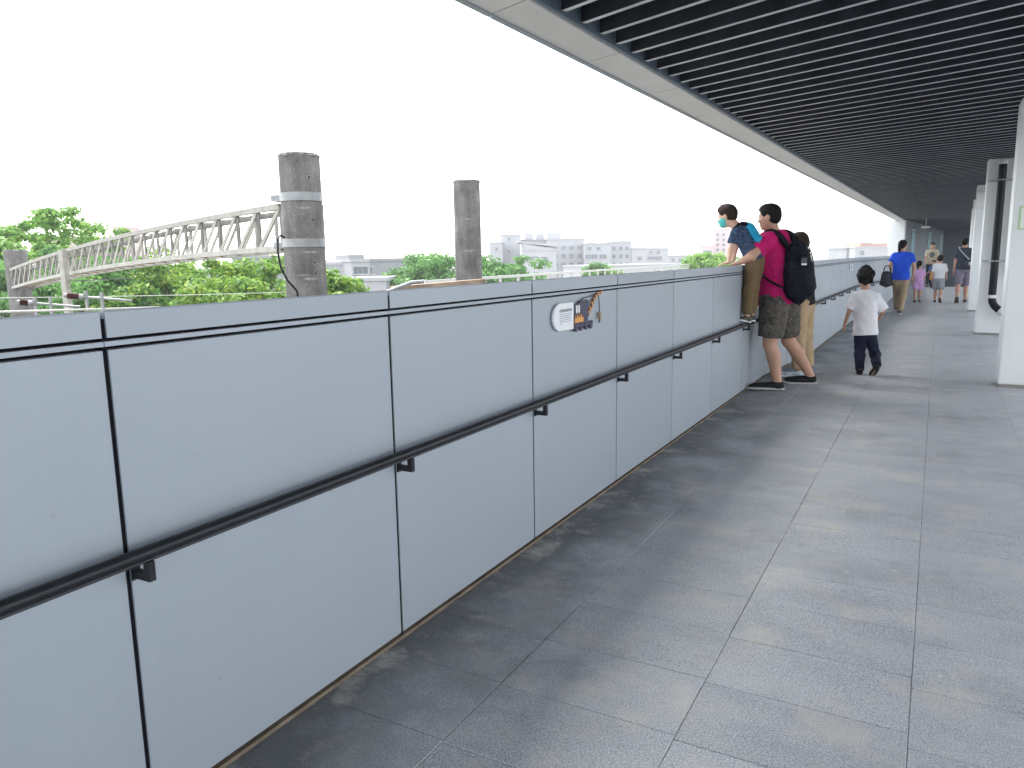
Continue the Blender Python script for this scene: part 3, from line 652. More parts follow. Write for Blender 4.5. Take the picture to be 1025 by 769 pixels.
# ------------------------------------------------------------------ trees
LF1 = leaf_material('airy_leaves', (.10, .23, .03), (.2, .40, .06), (.32, .53, .10))
LF2 = leaf_material('dense_leaves', (.07, .18, .025), (.20, .38, .05), (.42, .53, .09))
LF3 = leaf_material('green_leaves', (.055, .16, .035), (.13, .31, .07), (.21, .42, .10))
BARK = mat('bark', (.1, .08, .06), .9, var=.3, vscale=6)
def tree(label, c, rx, rz, nclump, nleaf, ls, lm_, seed, clump=.55, group=None, inner=.35):
    rg = np.random.RandomState(seed); c = Vector(c)
    t = thing('leafy_tree', label, 'tree', (c.x, c.y, GZ), 0, group)
    d = rg.normal(size=(nclump, 3)); d /= np.linalg.norm(d, axis=1)[:, None]; rad = (inner + (1-inner)*rg.rand(nclump)**.6)[:, None]
    cc = d*rad*np.array([rx, rx, rz]); cc[:, 2] += rg.normal(size=nclump)*.1*rz
    cs = clump*(.6+.8*rg.rand(nclump))
    who = rg.randint(0, nclump, nleaf)
    off = rg.normal(size=(nleaf, 3)); off /= np.linalg.norm(off, axis=1)[:, None]; off *= (rg.rand(nleaf)**.45)[:, None]*cs[who][:, None]*np.array([1.15, 1.15, .6])
    pos = cc[who] + off
    nr = rg.normal(size=(nleaf, 3)); nr[:, 2] = abs(nr[:, 2])+.35; nr += off*1.2/np.maximum(1e-6, np.linalg.norm(off, axis=1))[:, None]; nr /= np.linalg.norm(nr, axis=1)[:, None]
    tx = np.cross(nr, rg.normal(size=(nleaf, 3))); tx /= np.linalg.norm(tx, axis=1)[:, None]; ty = np.cross(nr, tx)
    sz = (ls*(.6+.8*rg.rand(nleaf)))[:, None]
    V = np.empty((nleaf, 4, 3)); V[:, 0] = pos-tx*sz*.62; V[:, 1] = pos+ty*sz*.32+nr*sz*.1; V[:, 2] = pos+tx*sz*.62; V[:, 3] = pos-ty*sz*.32+nr*sz*.1
    me = bpy.data.meshes.new('crown'); me.vertices.add(nleaf*4); me.vertices.foreach_set('co', (V.reshape(-1, 3)+np.array([0, 0, c.z-GZ])).ravel().astype(np.float32))
    me.loops.add(nleaf*4); me.loops.foreach_set('vertex_index', np.arange(nleaf*4, dtype=np.int32)); me.polygons.add(nleaf); me.polygons.foreach_set('loop_start', np.arange(0, nleaf*4, 4, dtype=np.int32))
    me.update(calc_edges=True); me.materials.append(lm_); link('crown', me, t)
    tb = MB(); h0_ = c.z-GZ; lean = rg.normal(size=2)*.25
    tb.tube([(0, 0, -.2), (lean[0]*.5, lean[1]*.5, h0_*.35), (lean[0], lean[1], h0_*.7), (lean[0]*.6, lean[1]*.6, h0_+rz*.45)], [.05*rx+.06, .04*rx+.05, .03*rx+.04, .02], 9)
    for i in rg.permutation(nclump)[:16]:
        e = Vector(cc[i])+Vector((0, 0, h0_)); s_ = Vector((lean[0], lean[1], h0_*(.55+.35*rg.rand())))
        mid = s_.lerp(e, .5)+Vector((0, 0, .12*rz)); tb.tube([s_, mid, e], [.016*rx+.03, .014*rx+.015, .012], 6)
    link('trunk', tb.mesh('trunk', BARK, True), t)
def tc(px, py, d, dz): q = P(px, py, d); q.z -= dz; return q
tree('airy bright green tree with open branches behind the far concrete pole', tc(50, 207, 38, 2.7), 3.7, 2.8, 95, 12000, .22, LF1, 1, .52, inner=.45)
tree('airy green tree running out of view beside the open-branched tree', tc(-45, 222, 36, 2.6), 3.0, 2.9, 80, 9000, .24, LF1, 2, .6, inner=.4)
tree('bushy green tree low behind the steel mast and insulators', tc(45, 262, 34, 2.2), 4.0, 2.3, 130, 18000, .2, LF3, 3, .6)
tree('dense rounded tree with yellowish shoots under the middle of the lattice beam', tc(165, 256, 31, 2.3), 4.2, 2.3, 240, 34000, .17, LF2, 4, .5)
tree('dense dark green tree under the lattice beam beside the insulator', tc(112, 261, 30, 2.2), 3.2, 2.2, 150, 20000, .17, LF3, 5, .5)
tree('dense yellow-green tree just left of the banded pole', tc(250, 261, 29, 2.1), 3.2, 2.1, 190, 26000, .16, LF2, 6, .45)
tree('yellow-green tree showing right of the banded pole', tc(324, 271, 28, 1.8), 1.8, 1.8, 90, 11000, .16, LF2, 7, .4)
tree('spreading green tree left of the plain concrete pole', tc(436, 254, 60, 3.1), 4.2, 3.1, 150, 18000, .27, LF3, 8, .8)
tree('spreading green tree right of the plain concrete pole', tc(500, 259, 58, 2.9), 4.4, 2.9, 150, 18000, .27, LF3, 9, .8)
tree('low green tree at the left edge of the plain pole group', tc(405, 270, 62, 2.4), 2.8, 2.4, 70, 8000, .27, LF3, 10, .7)
tree('small dark shrub tree in front of the white complex', tc(598, 262, 85, 2.0), 1.5, 2.0, 40, 3500, .26, LF3, 11, .6)
tree('small light shrub tree in front of the white complex', tc(611, 266, 85, 1.5), 1.2, 1.5, 30, 2500, .26, LF1, 12, .5)
tree('round light green tree below the pink tower', tc(703, 252, 75, 3.2), 3.2, 3.1, 120, 14000, .28, LF1, 13, .8)
tree('light green tree partly hidden by the boy in the mask', tc(728, 254, 78, 3.0), 2.6, 3.0, 80, 7000, .28, LF1, 14, .8)

# ------------------------------------------------------------------ people: smooth continuous bodies from distance fields
def smin(a, b, k):
    h = np.clip(.5+.5*(b-a)/k, 0, 1); return b*(1-h)+a*h-k*h*(1-h)
class Field:
    def __init__(s, lo, hi, res):
        s.lo = np.array(lo, float)-3*res; s.res = res; s.n = (np.ceil((np.array(hi)-s.lo)/res)+4).astype(int); s.D = np.full(s.n, 9., np.float32)
    def sl(s, lo, hi):
        a = np.clip(np.floor((np.array(lo)-s.lo)/s.res).astype(int), 0, s.n); b = np.clip(np.ceil((np.array(hi)-s.lo)/s.res).astype(int)+1, 0, s.n)
        ax = [s.lo[i]+s.res*np.arange(a[i], b[i]) for i in range(3)]
        return tuple(slice(a[i], b[i]) for i in range(3)), np.stack(np.meshgrid(*ax, indexing='ij'), -1)
    def put(s, prim, k=.02, cut=None):
        fn, lo, hi = prim; m = k+3*s.res; S, X = s.sl(np.array(lo)-m, np.array(hi)+m)
        if X.size == 0: return
        d = fn(X)
        if cut is not None:
            for q, nn in cut: d = np.maximum(d, (X-np.array(q))@np.array(nn))
        s.D[S] = smin(s.D[S], d, k)
    def all(s): return s.sl(s.lo, s.lo+s.res*(s.n-1))
    def cutf(s, fn): S, X = s.all(); s.D[S] = np.maximum(s.D[S], fn(X))
    def wob(s, amp, sc, seed, ani=(1, 1, 1)):
        S, X = s.all(); rg = np.random.RandomState(seed); w_ = 0
        for i in range(6):
            k = rg.normal(size=3)*sc*np.array(ani)*(1+.5*i/3); w_ = w_+np.sin(X@k+rg.rand()*6.28+1.2*np.sin(X@(rg.normal(size=3)*sc*.5)))/(1+.35*i)
        s.D[S] += (amp*w_/2.2).astype(np.float32)
    def mesh(s, name, m):
        D = s.D; sg_ = D < 0; n = np.array(D.shape)-1; cnt = np.zeros(n, np.int8)
        for i in (0, 1):
            for j in (0, 1):
                for k in (0, 1): cnt += sg_[i:n[0]+i, j:n[1]+j, k:n[2]+k]
        C = np.argwhere((cnt > 0) & (cnt < 8)); idx = np.full(n, -1, np.int32); idx[tuple(C.T)] = np.arange(len(C))
        pos = np.zeros((len(C), 3)); num = np.zeros(len(C)); E8 = [(i, j, k) for i in (0, 1) for j in (0, 1) for k in (0, 1)]
        for a in E8:
            for ax in range(3):
                if a[ax]: continue
                b = list(a); b[ax] = 1; va = D[tuple((C+a).T)].astype(float); vb = D[tuple((C+b).T)].astype(float); cr2 = (va < 0) != (vb < 0)
                t = np.where(cr2, va/np.where(cr2, va-vb, 1), 0); p = np.array(a, float)+np.outer(t, np.array(b)-np.array(a)); pos += np.where(cr2[:, None], p, 0); num += cr2
        V = s.lo+s.res*(C+pos/np.maximum(num, 1)[:, None]); Q = []
        for ax in range(3):
            o1, o2 = [(1, 2), (2, 0), (0, 1)][ax]; sa = [slice(None)]*3; sb = [slice(None)]*3; sa[ax] = slice(0, -1); sb[ax] = slice(1, None)
            ch = sg_[tuple(sa)] != sg_[tuple(sb)]; G = np.argwhere(ch); G = G[(G[:, o1] > 0) & (G[:, o2] > 0) & (G[:, o1] < n[o1]) & (G[:, o2] < n[o2])]
            e1 = np.zeros(3, int); e1[o1] = 1; e2 = np.zeros(3, int); e2[o2] = 1
            q = np.stack([idx[tuple((G-e1-e2).T)], idx[tuple((G-e2).T)], idx[tuple(G.T)], idx[tuple((G-e1).T)]], 1)
            fl = ~sg_[tuple(G.T)]; q[fl] = q[fl][:, ::-1]; Q.append(q)
        Q = np.concatenate(Q); Q = Q[(Q >= 0).all(1)]
        me = bpy.data.meshes.new(name); me.vertices.add(len(V)); me.vertices.foreach_set('co', V.astype(np.float32).ravel())
        me.loops.add(len(Q)*4); me.loops.foreach_set('vertex_index', Q.astype(np.int32).ravel()); me.polygons.add(len(Q)); me.polygons.foreach_set('loop_start', np.arange(0, len(Q)*4, 4, dtype=np.int32))
        me.update(calc_edges=True); me.polygons.foreach_set('use_smooth', np.ones(len(Q), bool)); me.materials.append(m); return me
def npv(v): return np.array(v, float)
def rcone(a, b, ra, rb):
    a, b = npv(a), npv(b); ab = b-a; L2 = max(ab@ab, 1e-9)
    def fn(X):
        t = np.clip(((X-a)@ab)/L2, 0, 1); return np.linalg.norm(X-a-t[..., None]*ab, axis=-1)-(ra+(rb-ra)*t)
    r_ = max(ra, rb); return fn, np.minimum(a, b)-r_, np.maximum(a, b)+r_
def ellip(c, r_, F=np.eye(3)):
    c = npv(c); r_ = npv(r_)
    def fn(X):
        q = (X-c)@F.T; k0 = np.linalg.norm(q/r_, axis=-1); k1 = np.linalg.norm(q/r_**2, axis=-1); return np.where(k1 > 1e-6, k0*(k0-1)/np.maximum(k1, 1e-6), -r_.min())
    m = r_.max(); return fn, c-m, c+m
def loft(a, b, ts, rx, ry, Lx, bend=None):
    a, b = npv(a), npv(b); ab = b-a; Ln = np.linalg.norm(ab); d = ab/Ln; Lx = npv(Lx); Lx = Lx-d*(Lx@d); Lx /= np.linalg.norm(Lx); Fy = np.cross(d, Lx)
    if bend is None: bend = [0]*len(ts)
    def fn(X):
        q = X-a; s_ = q@d/Ln; tt = np.clip(s_, ts[0], ts[-1]); X1 = np.interp(tt, ts, rx); Y1 = np.interp(tt, ts, ry); u = q@Lx; v = q@Fy-np.interp(tt, ts, bend)
        d2 = (np.sqrt((u/X1)**2+(v/Y1)**2)-1)*np.minimum(X1, Y1); e = np.maximum(np.maximum(ts[0]-s_, s_-ts[-1]), 0)*Ln
        return np.sqrt(np.maximum(d2, 0)**2+e**2)+np.minimum(d2, 0)
    m = max(max(rx), max(ry)); p, q = a+d*Ln*ts[0], a+d*Ln*ts[-1]; return fn, np.minimum(p, q)-m, np.maximum(p, q)+m

SKIN = mat('skin', (.46, .26, .18), .55, var=.08, vscale=9); SKINP = mat('skin_pale', (.54, .33, .24), .55, var=.08, vscale=9)
HAIR = mat('black_hair', (.008, .007, .007), .6, 0, .12, var=.5, vscale=60, bump=.5, bscale=160); HAIRB = mat('brown_hair', (.026, .016, .011), .6, 0, .15, var=.4, vscale=60, bump=.5, bscale=160)
EYEM = mat('dark_eye', (.02, .015, .012), .25)
def cloth(name, c, var=.08, vs=14, col2=None): return mat(name, c, .85, 0, .2, var=var, vscale=vs, bump=.25, bscale=220, col2=col2)
def walker(h, yaw, legs, arms, lr=.515, hh=None, lean=0., sw=.089):
    """joints of a walking figure facing +Y, turned by yaw; legs: (swing, knee) and arms: (swing, out, elbow) in degrees, left then right"""
    hh = hh or .134*h; leg = lr*h; th = leg*.5; sh = leg*.5-.045*h; J = {}
    for sd_, (fwd, kn) in zip((-1, 1), legs):
        a = R(fwd); b = R(fwd-kn); hip = Vector((sd_*.05*h, 0, 0)); k = hip+Vector((sd_*.004*h, math.sin(a)*th, -math.cos(a)*th)); an = k+Vector((0, math.sin(b)*sh, -math.cos(b)*sh))
        n_ = 'L' if sd_ < 0 else 'R'; J['hip'+n_], J['kn'+n_], J['an'+n_] = hip, k, an; fa = R(fwd-kn)*.9; J['toe'+n_] = an+Vector((sd_*.01, math.cos(fa)*.095*h, math.sin(min(fa, 0.6))*.095*h-.03*h*math.cos(fa)))
    low = min(J['anL'].z, J['anR'].z); up = -low+.0425*h; nz = h-hh*1.1-up; le = math.sin(R(lean))
    J['pel'] = Vector((0, 0, .01*h)); J['nk'] = Vector((0, le*nz, nz)); J['head'] = Vector((0, le*nz+.01*h, h-up-hh*.5))
    for sd_, (fwd, out, el) in zip((-1, 1), arms):
        n_ = 'L' if sd_ < 0 else 'R'; s_ = J['nk']+Vector((sd_*sw*h, 0, -.048*h)); a, o = R(fwd), R(out); e = s_+Vector((sd_*math.sin(o), math.sin(a)*math.cos(o), -math.cos(a)*math.cos(o)))*.168*h
        a2 = R(fwd+el); wq = e+Vector((sd_*math.sin(o)*.6, math.sin(a2), -math.cos(a2))).normalized()*.14*h; J['sh'+n_], J['el'+n_], J['wr'+n_] = s_, e, wq
    M = Matrix.Rotation(yaw, 3, 'Z'); return {k: M @ (v+Vector((0, 0, up))) for k, v in J.items()}
def frame(yaw, pitch=0., roll=0.):
    M = Matrix.Rotation(yaw, 3, 'Z') @ Matrix.Rotation(pitch, 3, 'X') @ Matrix.Rotation(roll, 3, 'Y'); return np.array(M.transposed())  # rows: right, forward, up
def person(label, loc, J, h, head, hh, shirt, pants, shoes, hair=HAIR, skin=SKIN, g=1., belly=1., res=.01, limb=1., tail=None, mask=None, seed=1, hands=None, group=None, hairloose=1., dress=None):
    J = {k: npv(v) for k, v in J.items()}; H = h; F = head
    t = thing('person', label, 'person', loc, 0, group); allp = np.array(list(J.values())); lo = allp.min(0)-.22*H*.75; hi = allp.max(0)+.2*H*.75
    Lx = J['shR']-J['shL']; Lh = J['hipR']-J['hipL']; Lx = Lx/np.linalg.norm(Lx); Lm = Lx+Lh/np.linalg.norm(Lh); hc = J['head']
    ts = [-.04, .1, .32, .6, .82, .95, 1.0]; rx = np.array([.072, .090, .082, .094, .098, .062, .036])*H*g; ry = np.array([.06, .068, .064, .07, .064, .045, .034])*H*g*np.array([belly, belly, belly, belly, 1, 1, 1])
    def headpt(x, y, z): return hc+(np.array([x, y, z])*hh)@F
    # --- body: one surface
    B_ = Field(lo, hi, res)
    B_.put(loft(J['pel'], J['nk'], ts, rx*.93, ry*.93, Lm), .01)
    tr_ = .048*H*limb*g
    for n_ in 'LR':
        B_.put(rcone(J['sh'+n_], J['el'+n_], .031*H*limb*g, .0235*H*limb**.5), .03*H); B_.put(rcone(J['el'+n_], J['wr'+n_], .0245*H*limb**.5, .0155*H*limb**.5), .012)
        B_.put(rcone(J['hip'+n_], J['kn'+n_], tr_, .033*H*limb), .03); cm = J['kn'+n_]*.68+J['an'+n_]*.32
        ft = J['toe'+n_]-J['an'+n_]; fv = np.array([ft[0], ft[1], 0]); fv /= max(np.linalg.norm(fv), 1e-6); cm = cm-fv*.008*H
        B_.put(rcone(J['kn'+n_], cm, .031*H*limb, .034*H*limb), .02); B_.put(rcone(cm, J['an'+n_], .033*H*limb, .0205*H*limb), .02)
        B_.put(rcone(J['an'+n_]-np.array([0, 0, .02*H]), J['toe'+n_], .02*H, .016*H), .015)
        # hand
        wr, el = J['wr'+n_], J['el'+n_]; hd = (hands or {}).get(n_); dv_ = (wr-el)/np.linalg.norm(wr-el); curl = 38.; lat = None
        if hd: dv_ = npv(hd[0])/np.linalg.norm(hd[0]); curl = hd[1]; lat = npv(hd[2]) if len(hd) > 2 else None
        if lat is None: lat = np.cross(dv_, Lx); 
        lat = lat-dv_*(lat@dv_); lat /= np.linalg.norm(lat); pn = np.cross(dv_, lat)
        if hd is None and pn@(Lx if n_ == 'L' else -Lx) < 0: pn = -pn
        if hd is not None and pn[2] > 0: pn = -pn
        hs_ = H/1.75*(1.06 if H < 1.3 else 1); kq = wr+dv_*.085*hs_
        B_.put(loft(wr, kq, [0, .4, 1], [.022*hs_, .034*hs_, .037*hs_], [.017*hs_, .016*hs_, .013*hs_], lat), .012)
        for i, ll in enumerate((.068, .078, .073, .056)):
            k0 = kq+lat*(.028-.0187*i)*hs_-dv_*abs(i-1.2)*.004; c1, c2 = R(curl*.5), R(curl*1.5); m1 = k0+(dv_*math.cos(c1)+pn*math.sin(c1))*ll*.52*hs_; m2 = m1+(dv_*math.cos(c2)+pn*math.sin(c2))*ll*.48*hs_
            rf_ = max(.0088*hs_, res*.75); B_.put(rcone(k0-dv_*.01, m1, rf_*1.05, rf_), .004); B_.put(rcone(m1, m2, rf_, rf_*.85), .004)
        k0 = wr+dv_*.03*hs_+lat*.026*hs_; m1 = k0+(dv_*.7+lat*.62+pn*.3)*.038*hs_; B_.put(rcone(k0, m1, .012*hs_, .0105*hs_), .008); B_.put(rcone(m1, m1+(dv_*.9+lat*.2+pn*.35)*.032*hs_, .0102*hs_, .0085*hs_), .004)
    B_.put(rcone(J['nk']-np.array([0, 0, .02*H]), headpt(0, -.1, -.22), .23*hh*g, .215*hh), .03)
    E_ = lambda x, y, z, a, b, c: ellip(headpt(x, y, z), np.array([a, b, c])*hh, F)
    B_.put(E_(0, -.07, .13, .325, .41, .365), .02); B_.put(E_(0, .08, -.14, .27, .28, .34), .03); B_.put(E_(0, .19, -.37, .15, .14, .12), .03)
    B_.put(E_(0, .30, .10, .2, .07, .05), .015); B_.put(rcone(headpt(0, .345, .03), headpt(0, .415, -.13), .022*hh, .05*hh), .012); B_.put(E_(0, .335, -.275, .085, .05, .04), .01)
    for s_ in (-1, 1): B_.put(E_(s_*.33, -.05, -.04, .05, .085, .135), .008); B_.put(E_(s_*.15, .27, -.13, .1, .08, .08), .02)
    body = link('body', B_.mesh('body', skin), t)
    for s_ in (-1, 1):
        ey = Field(headpt(s_*.13, .34, .0)-.05*hh-.006, headpt(s_*.13, .34, 0)+.05*hh+.006, .004); ey.put(ellip(headpt(s_*.125, .325, -.005), np.array([.05, .03, .022])*hh+.0015, F), .002); link('eye', ey.mesh('eye', EYEM), t)
        eb = Field(headpt(s_*.13, .34, .08)-.09*hh-.006, headpt(s_*.13, .34, .08)+.09*hh+.006, .004); eb.put(rcone(headpt(s_*.05, .365, .075), headpt(s_*.20, .30, .085), .018*hh, .014*hh), .002); link('eyebrow', eb.mesh('eyebrow', hair), t)
    # --- hair
    Hf = Field(hc-.8*hh, hc+.8*hh, min(res, .008)); L_ = hairloose
    Hf.put(E_(0, -.075, .145, .345+.02*L_, .425+.02*L_, .385+.025*L_), .02); Hf.put(E_(0, -.2, -.10, .27, .255, .24), .04); Hf.put(E_(0, .12, .30, .25, .26, .2+.02*L_), .03)
    def hcut(X):
        q = (X-hc)@F.T/hh; zm = np.interp(q[..., 1], [-.5, -.2, -.1, .0, .1, .2, .3, .42], [-.30, -.30, -.2, .02, -.06, .08, .24, .27]); zm = zm+np.where(abs(q[..., 0]) < .2, 0, 0)
        return (zm-q[..., 2])*hh*.75
    def taper(X):
        q = -hcut(X)/(.75*hh); return np.clip(.16-q, 0, .16)*hh*.2*min(1, L_)
    S__, X__ = Hf.all(); Hf.D[S__] += taper(X__).astype(np.float32); Hf.cutf(hcut); Hf.wob(.0035*L_, 95, seed, (1, 1, .6)); Hf.wob(.003*L_, 40, seed+5)
    hr = link('hair', Hf.mesh('hair', hair), t)
    if tail:
        pts_ = [headpt(*p) for p in tail]; Tf = Field(np.min(pts_, 0)-.3*hh, np.max(pts_, 0)+.3*hh, min(res, .009)); 
        for i in range(len(pts_)-1): f0, f1 = i/(len(pts_)-1), (i+1)/(len(pts_)-1); Tf.put(rcone(pts_[i], pts_[i+1], (.15-.07*f0)*hh, (.15-.07*f1)*hh), .03)
        Tf.wob(.004, 60, seed+2, (1.5, 1.5, .5)); link('ponytail', Tf.mesh('ponytail', hair), hr)
    # --- shirt
    sm, sl_, hem, loose = shirt; S_ = Field(lo, hi, res); lo_ = loose
    tr0 = J['pel']; ax_ = J['nk']-J['pel']; La = np.linalg.norm(ax_); hz = hem/La*H  # hem in body heights above (below) the pelvis point
    ts2 = [hz-.08, .1, .32, .6, .82, .95, 1.0]; ts2[0] = min(ts2[0], .05); fl_ = lo_*1.25
    S_.put(loft(J['pel'], J['nk'], ts2, rx*np.array([1.18, 1, 1, 1, 1, 1, 1.05])+lo_*np.array([1.3, 1.15, 1.1, .9, .7, .6, .5]), ry*np.array([1.12, 1, 1, 1, 1, 1, 1.05])+lo_*np.array([1.2, 1.1, 1.1, .8, .6, .5, .5]), Lm), .02)
    axn = ax_/La; q0 = J['pel']+axn*hem*H
    for n_ in 'LR':
        a, e = J['sh'+n_], J['el'+n_]; dv_ = (e-a)/np.linalg.norm(e-a); end = a+(e-a)*sl_
        S_.put(rcone(a, end+dv_*.05, .034*H*limb*g+lo_*.6, .030*H*limb+lo_*1.15), .045*H*.5, cut=[(end, dv_)])
    for n_ in 'LR': S_.put(rcone(J['nk']-axn*.03*H, J['sh'+n_]*.85+J['nk']*.15, .036*H*g, .03*H*g+lo_*.3), .03*H)
    S_.wob(.004, 38, seed+11, (1.2, 1.2, .45)); S_.wob(.004, 20, seed+17, (1, 1, .6)); S_.wob(.0016, 85, seed+19, (1, 1, .5))
    up_ = npv((0, 0, 1)); rg = np.random.RandomState(seed); ph = rg.rand()*6
    S_.cutf(lambda X: -((X-q0)@axn)+.002*np.sin((X@Lx)*17+ph)); nk0 = J['nk']+axn*.008*H; S_.cutf(lambda X: (X-nk0)@axn)
    link('shirt', S_.mesh('shirt', sm), t)
    # --- trousers, shorts
    pm, plen, pl = pants; Pf = Field(lo, hi, res); wz = J['pel']+axn*.06*H
    Pf.put(loft(J['pel'], J['nk'], [-.10, .0, .12], [.072*H*g+pl*.6, .092*H*g+pl*.5, .088*H*g+pl*.4], [.058*H*g+pl*.6, .07*H*g+pl*.5, .066*H*g+pl*.4], Lh), .02)
    for n_ in 'LR':
        a, k, e = J['hip'+n_], J['kn'+n_], J['an'+n_]
        if plen <= 1:
            d_ = (k-a)/np.linalg.norm(k-a); end = a+(k-a)*plen; Pf.put(rcone(a, k, tr_*1.02+pl, .038*H*limb+pl*1.25), .028*H*.6, cut=[(end, d_)])
        else:
            d_ = (e-k)/np.linalg.norm(e-k); end = k+(e-k)*(plen-1); Pf.put(rcone(a, k, tr_+pl, .034*H*limb+pl*.9), .028*H*.6); Pf.put(rcone(k, e+d_*.03, .034*H*limb+pl*.9, .025*H*limb+pl*.95), .03, cut=[(end, d_)])
    Pf.wob(.0035, 34, seed+23, (1, 1, .9)); Pf.wob(.003, 60, seed+29, (.7, .7, 1.3)); Pf.cutf(lambda X: (X-wz)@axn); link('trousers' if plen > 1 else 'shorts', Pf.mesh('trousers', pm), t)
    # --- shoes
    shm, som = shoes
    for n_ in 'LR':
        an, to = J['an'+n_], J['toe'+n_]; fd = to-an; heel = an+np.array([0, 0, -.030*H]); fd2 = to-heel; fl2 = np.linalg.norm(fd2); f1 = fd2/fl2; sd_ = np.cross(f1, (J['kn'+n_]-an)); sd_ /= np.linalg.norm(sd_); upv = np.cross(sd_, f1); upv = upv if upv@(J['kn'+n_]-an) > 0 else -upv
        sole0 = heel-f1*.026*H-upv*.004*H; Sf = Field(np.minimum(an, to)-.08*H, np.maximum(an, to)+.08*H, min(res, .008)); ln_ = fl2+.05*H
        S1 = loft(sole0+upv*.014*H, sole0+upv*.012*H+f1*ln_, [0.05, .25, .6, .85, .97], [.021*H, .024*H, .029*H, .027*H, .018*H], [.024*H, .026*H, .021*H, .017*H, .012*H], sd_); Sf.put(S1, .01)
        Sf.put(rcone(an-upv*.012*H, an+upv*.004*H-f1*.004*H, .0285*H, .026*H), .02, cut=[(an+upv*.004*H, upv)]); b0 = sole0-upv*.002*H; Sf.cutf(lambda X: -((X-b0)@upv)); s_o = link('shoe', Sf.mesh('shoe', shm), t)
        So = Field(np.minimum(an, to)-.08*H, np.maximum(an, to)+.08*H, min(res, .006)); So.put(loft(sole0, sole0+f1*ln_, [0.03, .25, .6, .85, 1.], [.023*H, .026*H, .031*H, .029*H, .020*H], [.03*H]*5, sd_), .005)
        So.cutf(lambda X: np.maximum((X-b0)@upv-.001-.012*H*.55, -((X-b0)@upv)-.006*H)); link('sole', So.mesh('sole', som), s_o)
    if mask:
        Mf = Field(hc-.6*hh, hc+.65*hh, .005); Mf.put(E_(0, .105, -.17, .30, .31, .33), .02); Mf.put(E_(0, .21, -.36, .18, .165, .15), .03); Mf.put(rcone(headpt(0, .36, .0), headpt(0, .425, -.13), .04*hh, .06*hh), .03)
        def mc(X):
            q = (X-hc)@F.T/hh; return np.maximum(np.maximum(q[..., 2]-(-.045+.09*np.clip(1-abs(q[..., 0])/.15, 0, 1)), -.47-q[..., 2]), (-.02+.25*abs(q[..., 2]+.22))-q[..., 1])*hh
        Mf.cutf(mc); mk = link('face_mask', Mf.mesh('face_mask', mask), t)
        for s_ in (-1, 1):
            Lf = MB(); 
            for zz in (-.1, -.3): Lf.tube([headpt(s_*.275, .09, zz), headpt(s_*.335, .0, zz*.6-.02), headpt(s_*.345, -.09, -.08)], .0022, 5)
            link('ear_loop', Lf.mesh('ear_loop', mask), mk)
    return t

# --- man in magenta leaning on the parapet
def rel(d, loc): return {k: Vector(v)-Vector(loc) for k, v in d.items()}
MAG = cloth('magenta_cotton', (.50, .008, .13), .12); DKS = mat('black_shoe', (.012, .012, .014), .7, 0, .15, var=.3, vscale=40); SOLG = mat('grey_sole', (.32, .33, .34), .7); SOLW = mat('white_sole', (.75, .75, .75), .6)
def camo():
    m = bpy.data.materials.new('camouflage_cloth'); m.use_nodes = True; t = m.node_tree; L = t.links; b = t.nodes['Principled BSDF']; b.inputs['Roughness'].default_value = .85
    tc_ = N(t, 'ShaderNodeTexCoord'); n1 = N(t, 'ShaderNodeTexNoise'); n1.inputs['Scale'].default_value = 21; n1.inputs['Detail'].default_value = 2.5; n1.inputs['Distortion'].default_value = 1.2; L.new(tc_.outputs['Object'], n1.inputs['Vector'])
    r_ = N(t, 'ShaderNodeValToRGB'); L.new(n1.outputs['Fac'], r_.inputs['Fac']); r_.color_ramp.interpolation = 'CONSTANT'; e = r_.color_ramp.elements
    e[0].color = (.035, .042, .03, 1); e[1].position = .42; e[1].color = (.075, .072, .06, 1)
    for p, c in ((.50, (.12, .07, .066)), (.56, (.06, .07, .05)), (.63, (.15, .14, .12))): k = e.new(p); k.color = (*c, 1)
    L.new(r_.outputs[0], b.inputs['Base Color']); return m
CAMO = camo()
ml = (-1.28, 8.08, 0)
MJ = dict(pel=PY(777.5, 297, 7.94), nk=PY(774.5, 232, 7.88), head=PY(769.5, 217.5, 7.84), shL=PY(768, 241, 7.68), shR=PY(785, 241, 8.06), elL=PY(752, 257, 7.42), wrL=Vector((-1.615, 7.41, 1.285)),
          elR=PY(762, 262, 8.2), wrR=PY(748, 262, 7.98), hipL=PY(775, 304, 7.86), hipR=PY(786, 304, 8.06), knL=PY(770.5, 345, 7.88), anL=Vector((-1.325, 7.86, .078)), toeL=(-1.54, 7.78, .03), knR=PY(789, 341, 8.24), anR=Vector((-1.09, 8.42, .078)), toeR=(-1.29, 8.34, .03))
wl = MJ['wrL']
man = person('man in magenta shirt and camouflage shorts leaning on the parapet', ml, rel(MJ, ml), 1.79, frame(R(86), R(-4)), .245, (MAG, .72, -.035, .018), (CAMO, .80, .03), (DKS, SOLG), res=.008, g=1.16, belly=1.22, limb=1.14, seed=3,
             hands={'L': ((-1, .1, -.3), 30, (0, 1, .05)), 'R': ((-1, -.2, -.1), 30, (0, 1, 0))}, hairloose=.35)
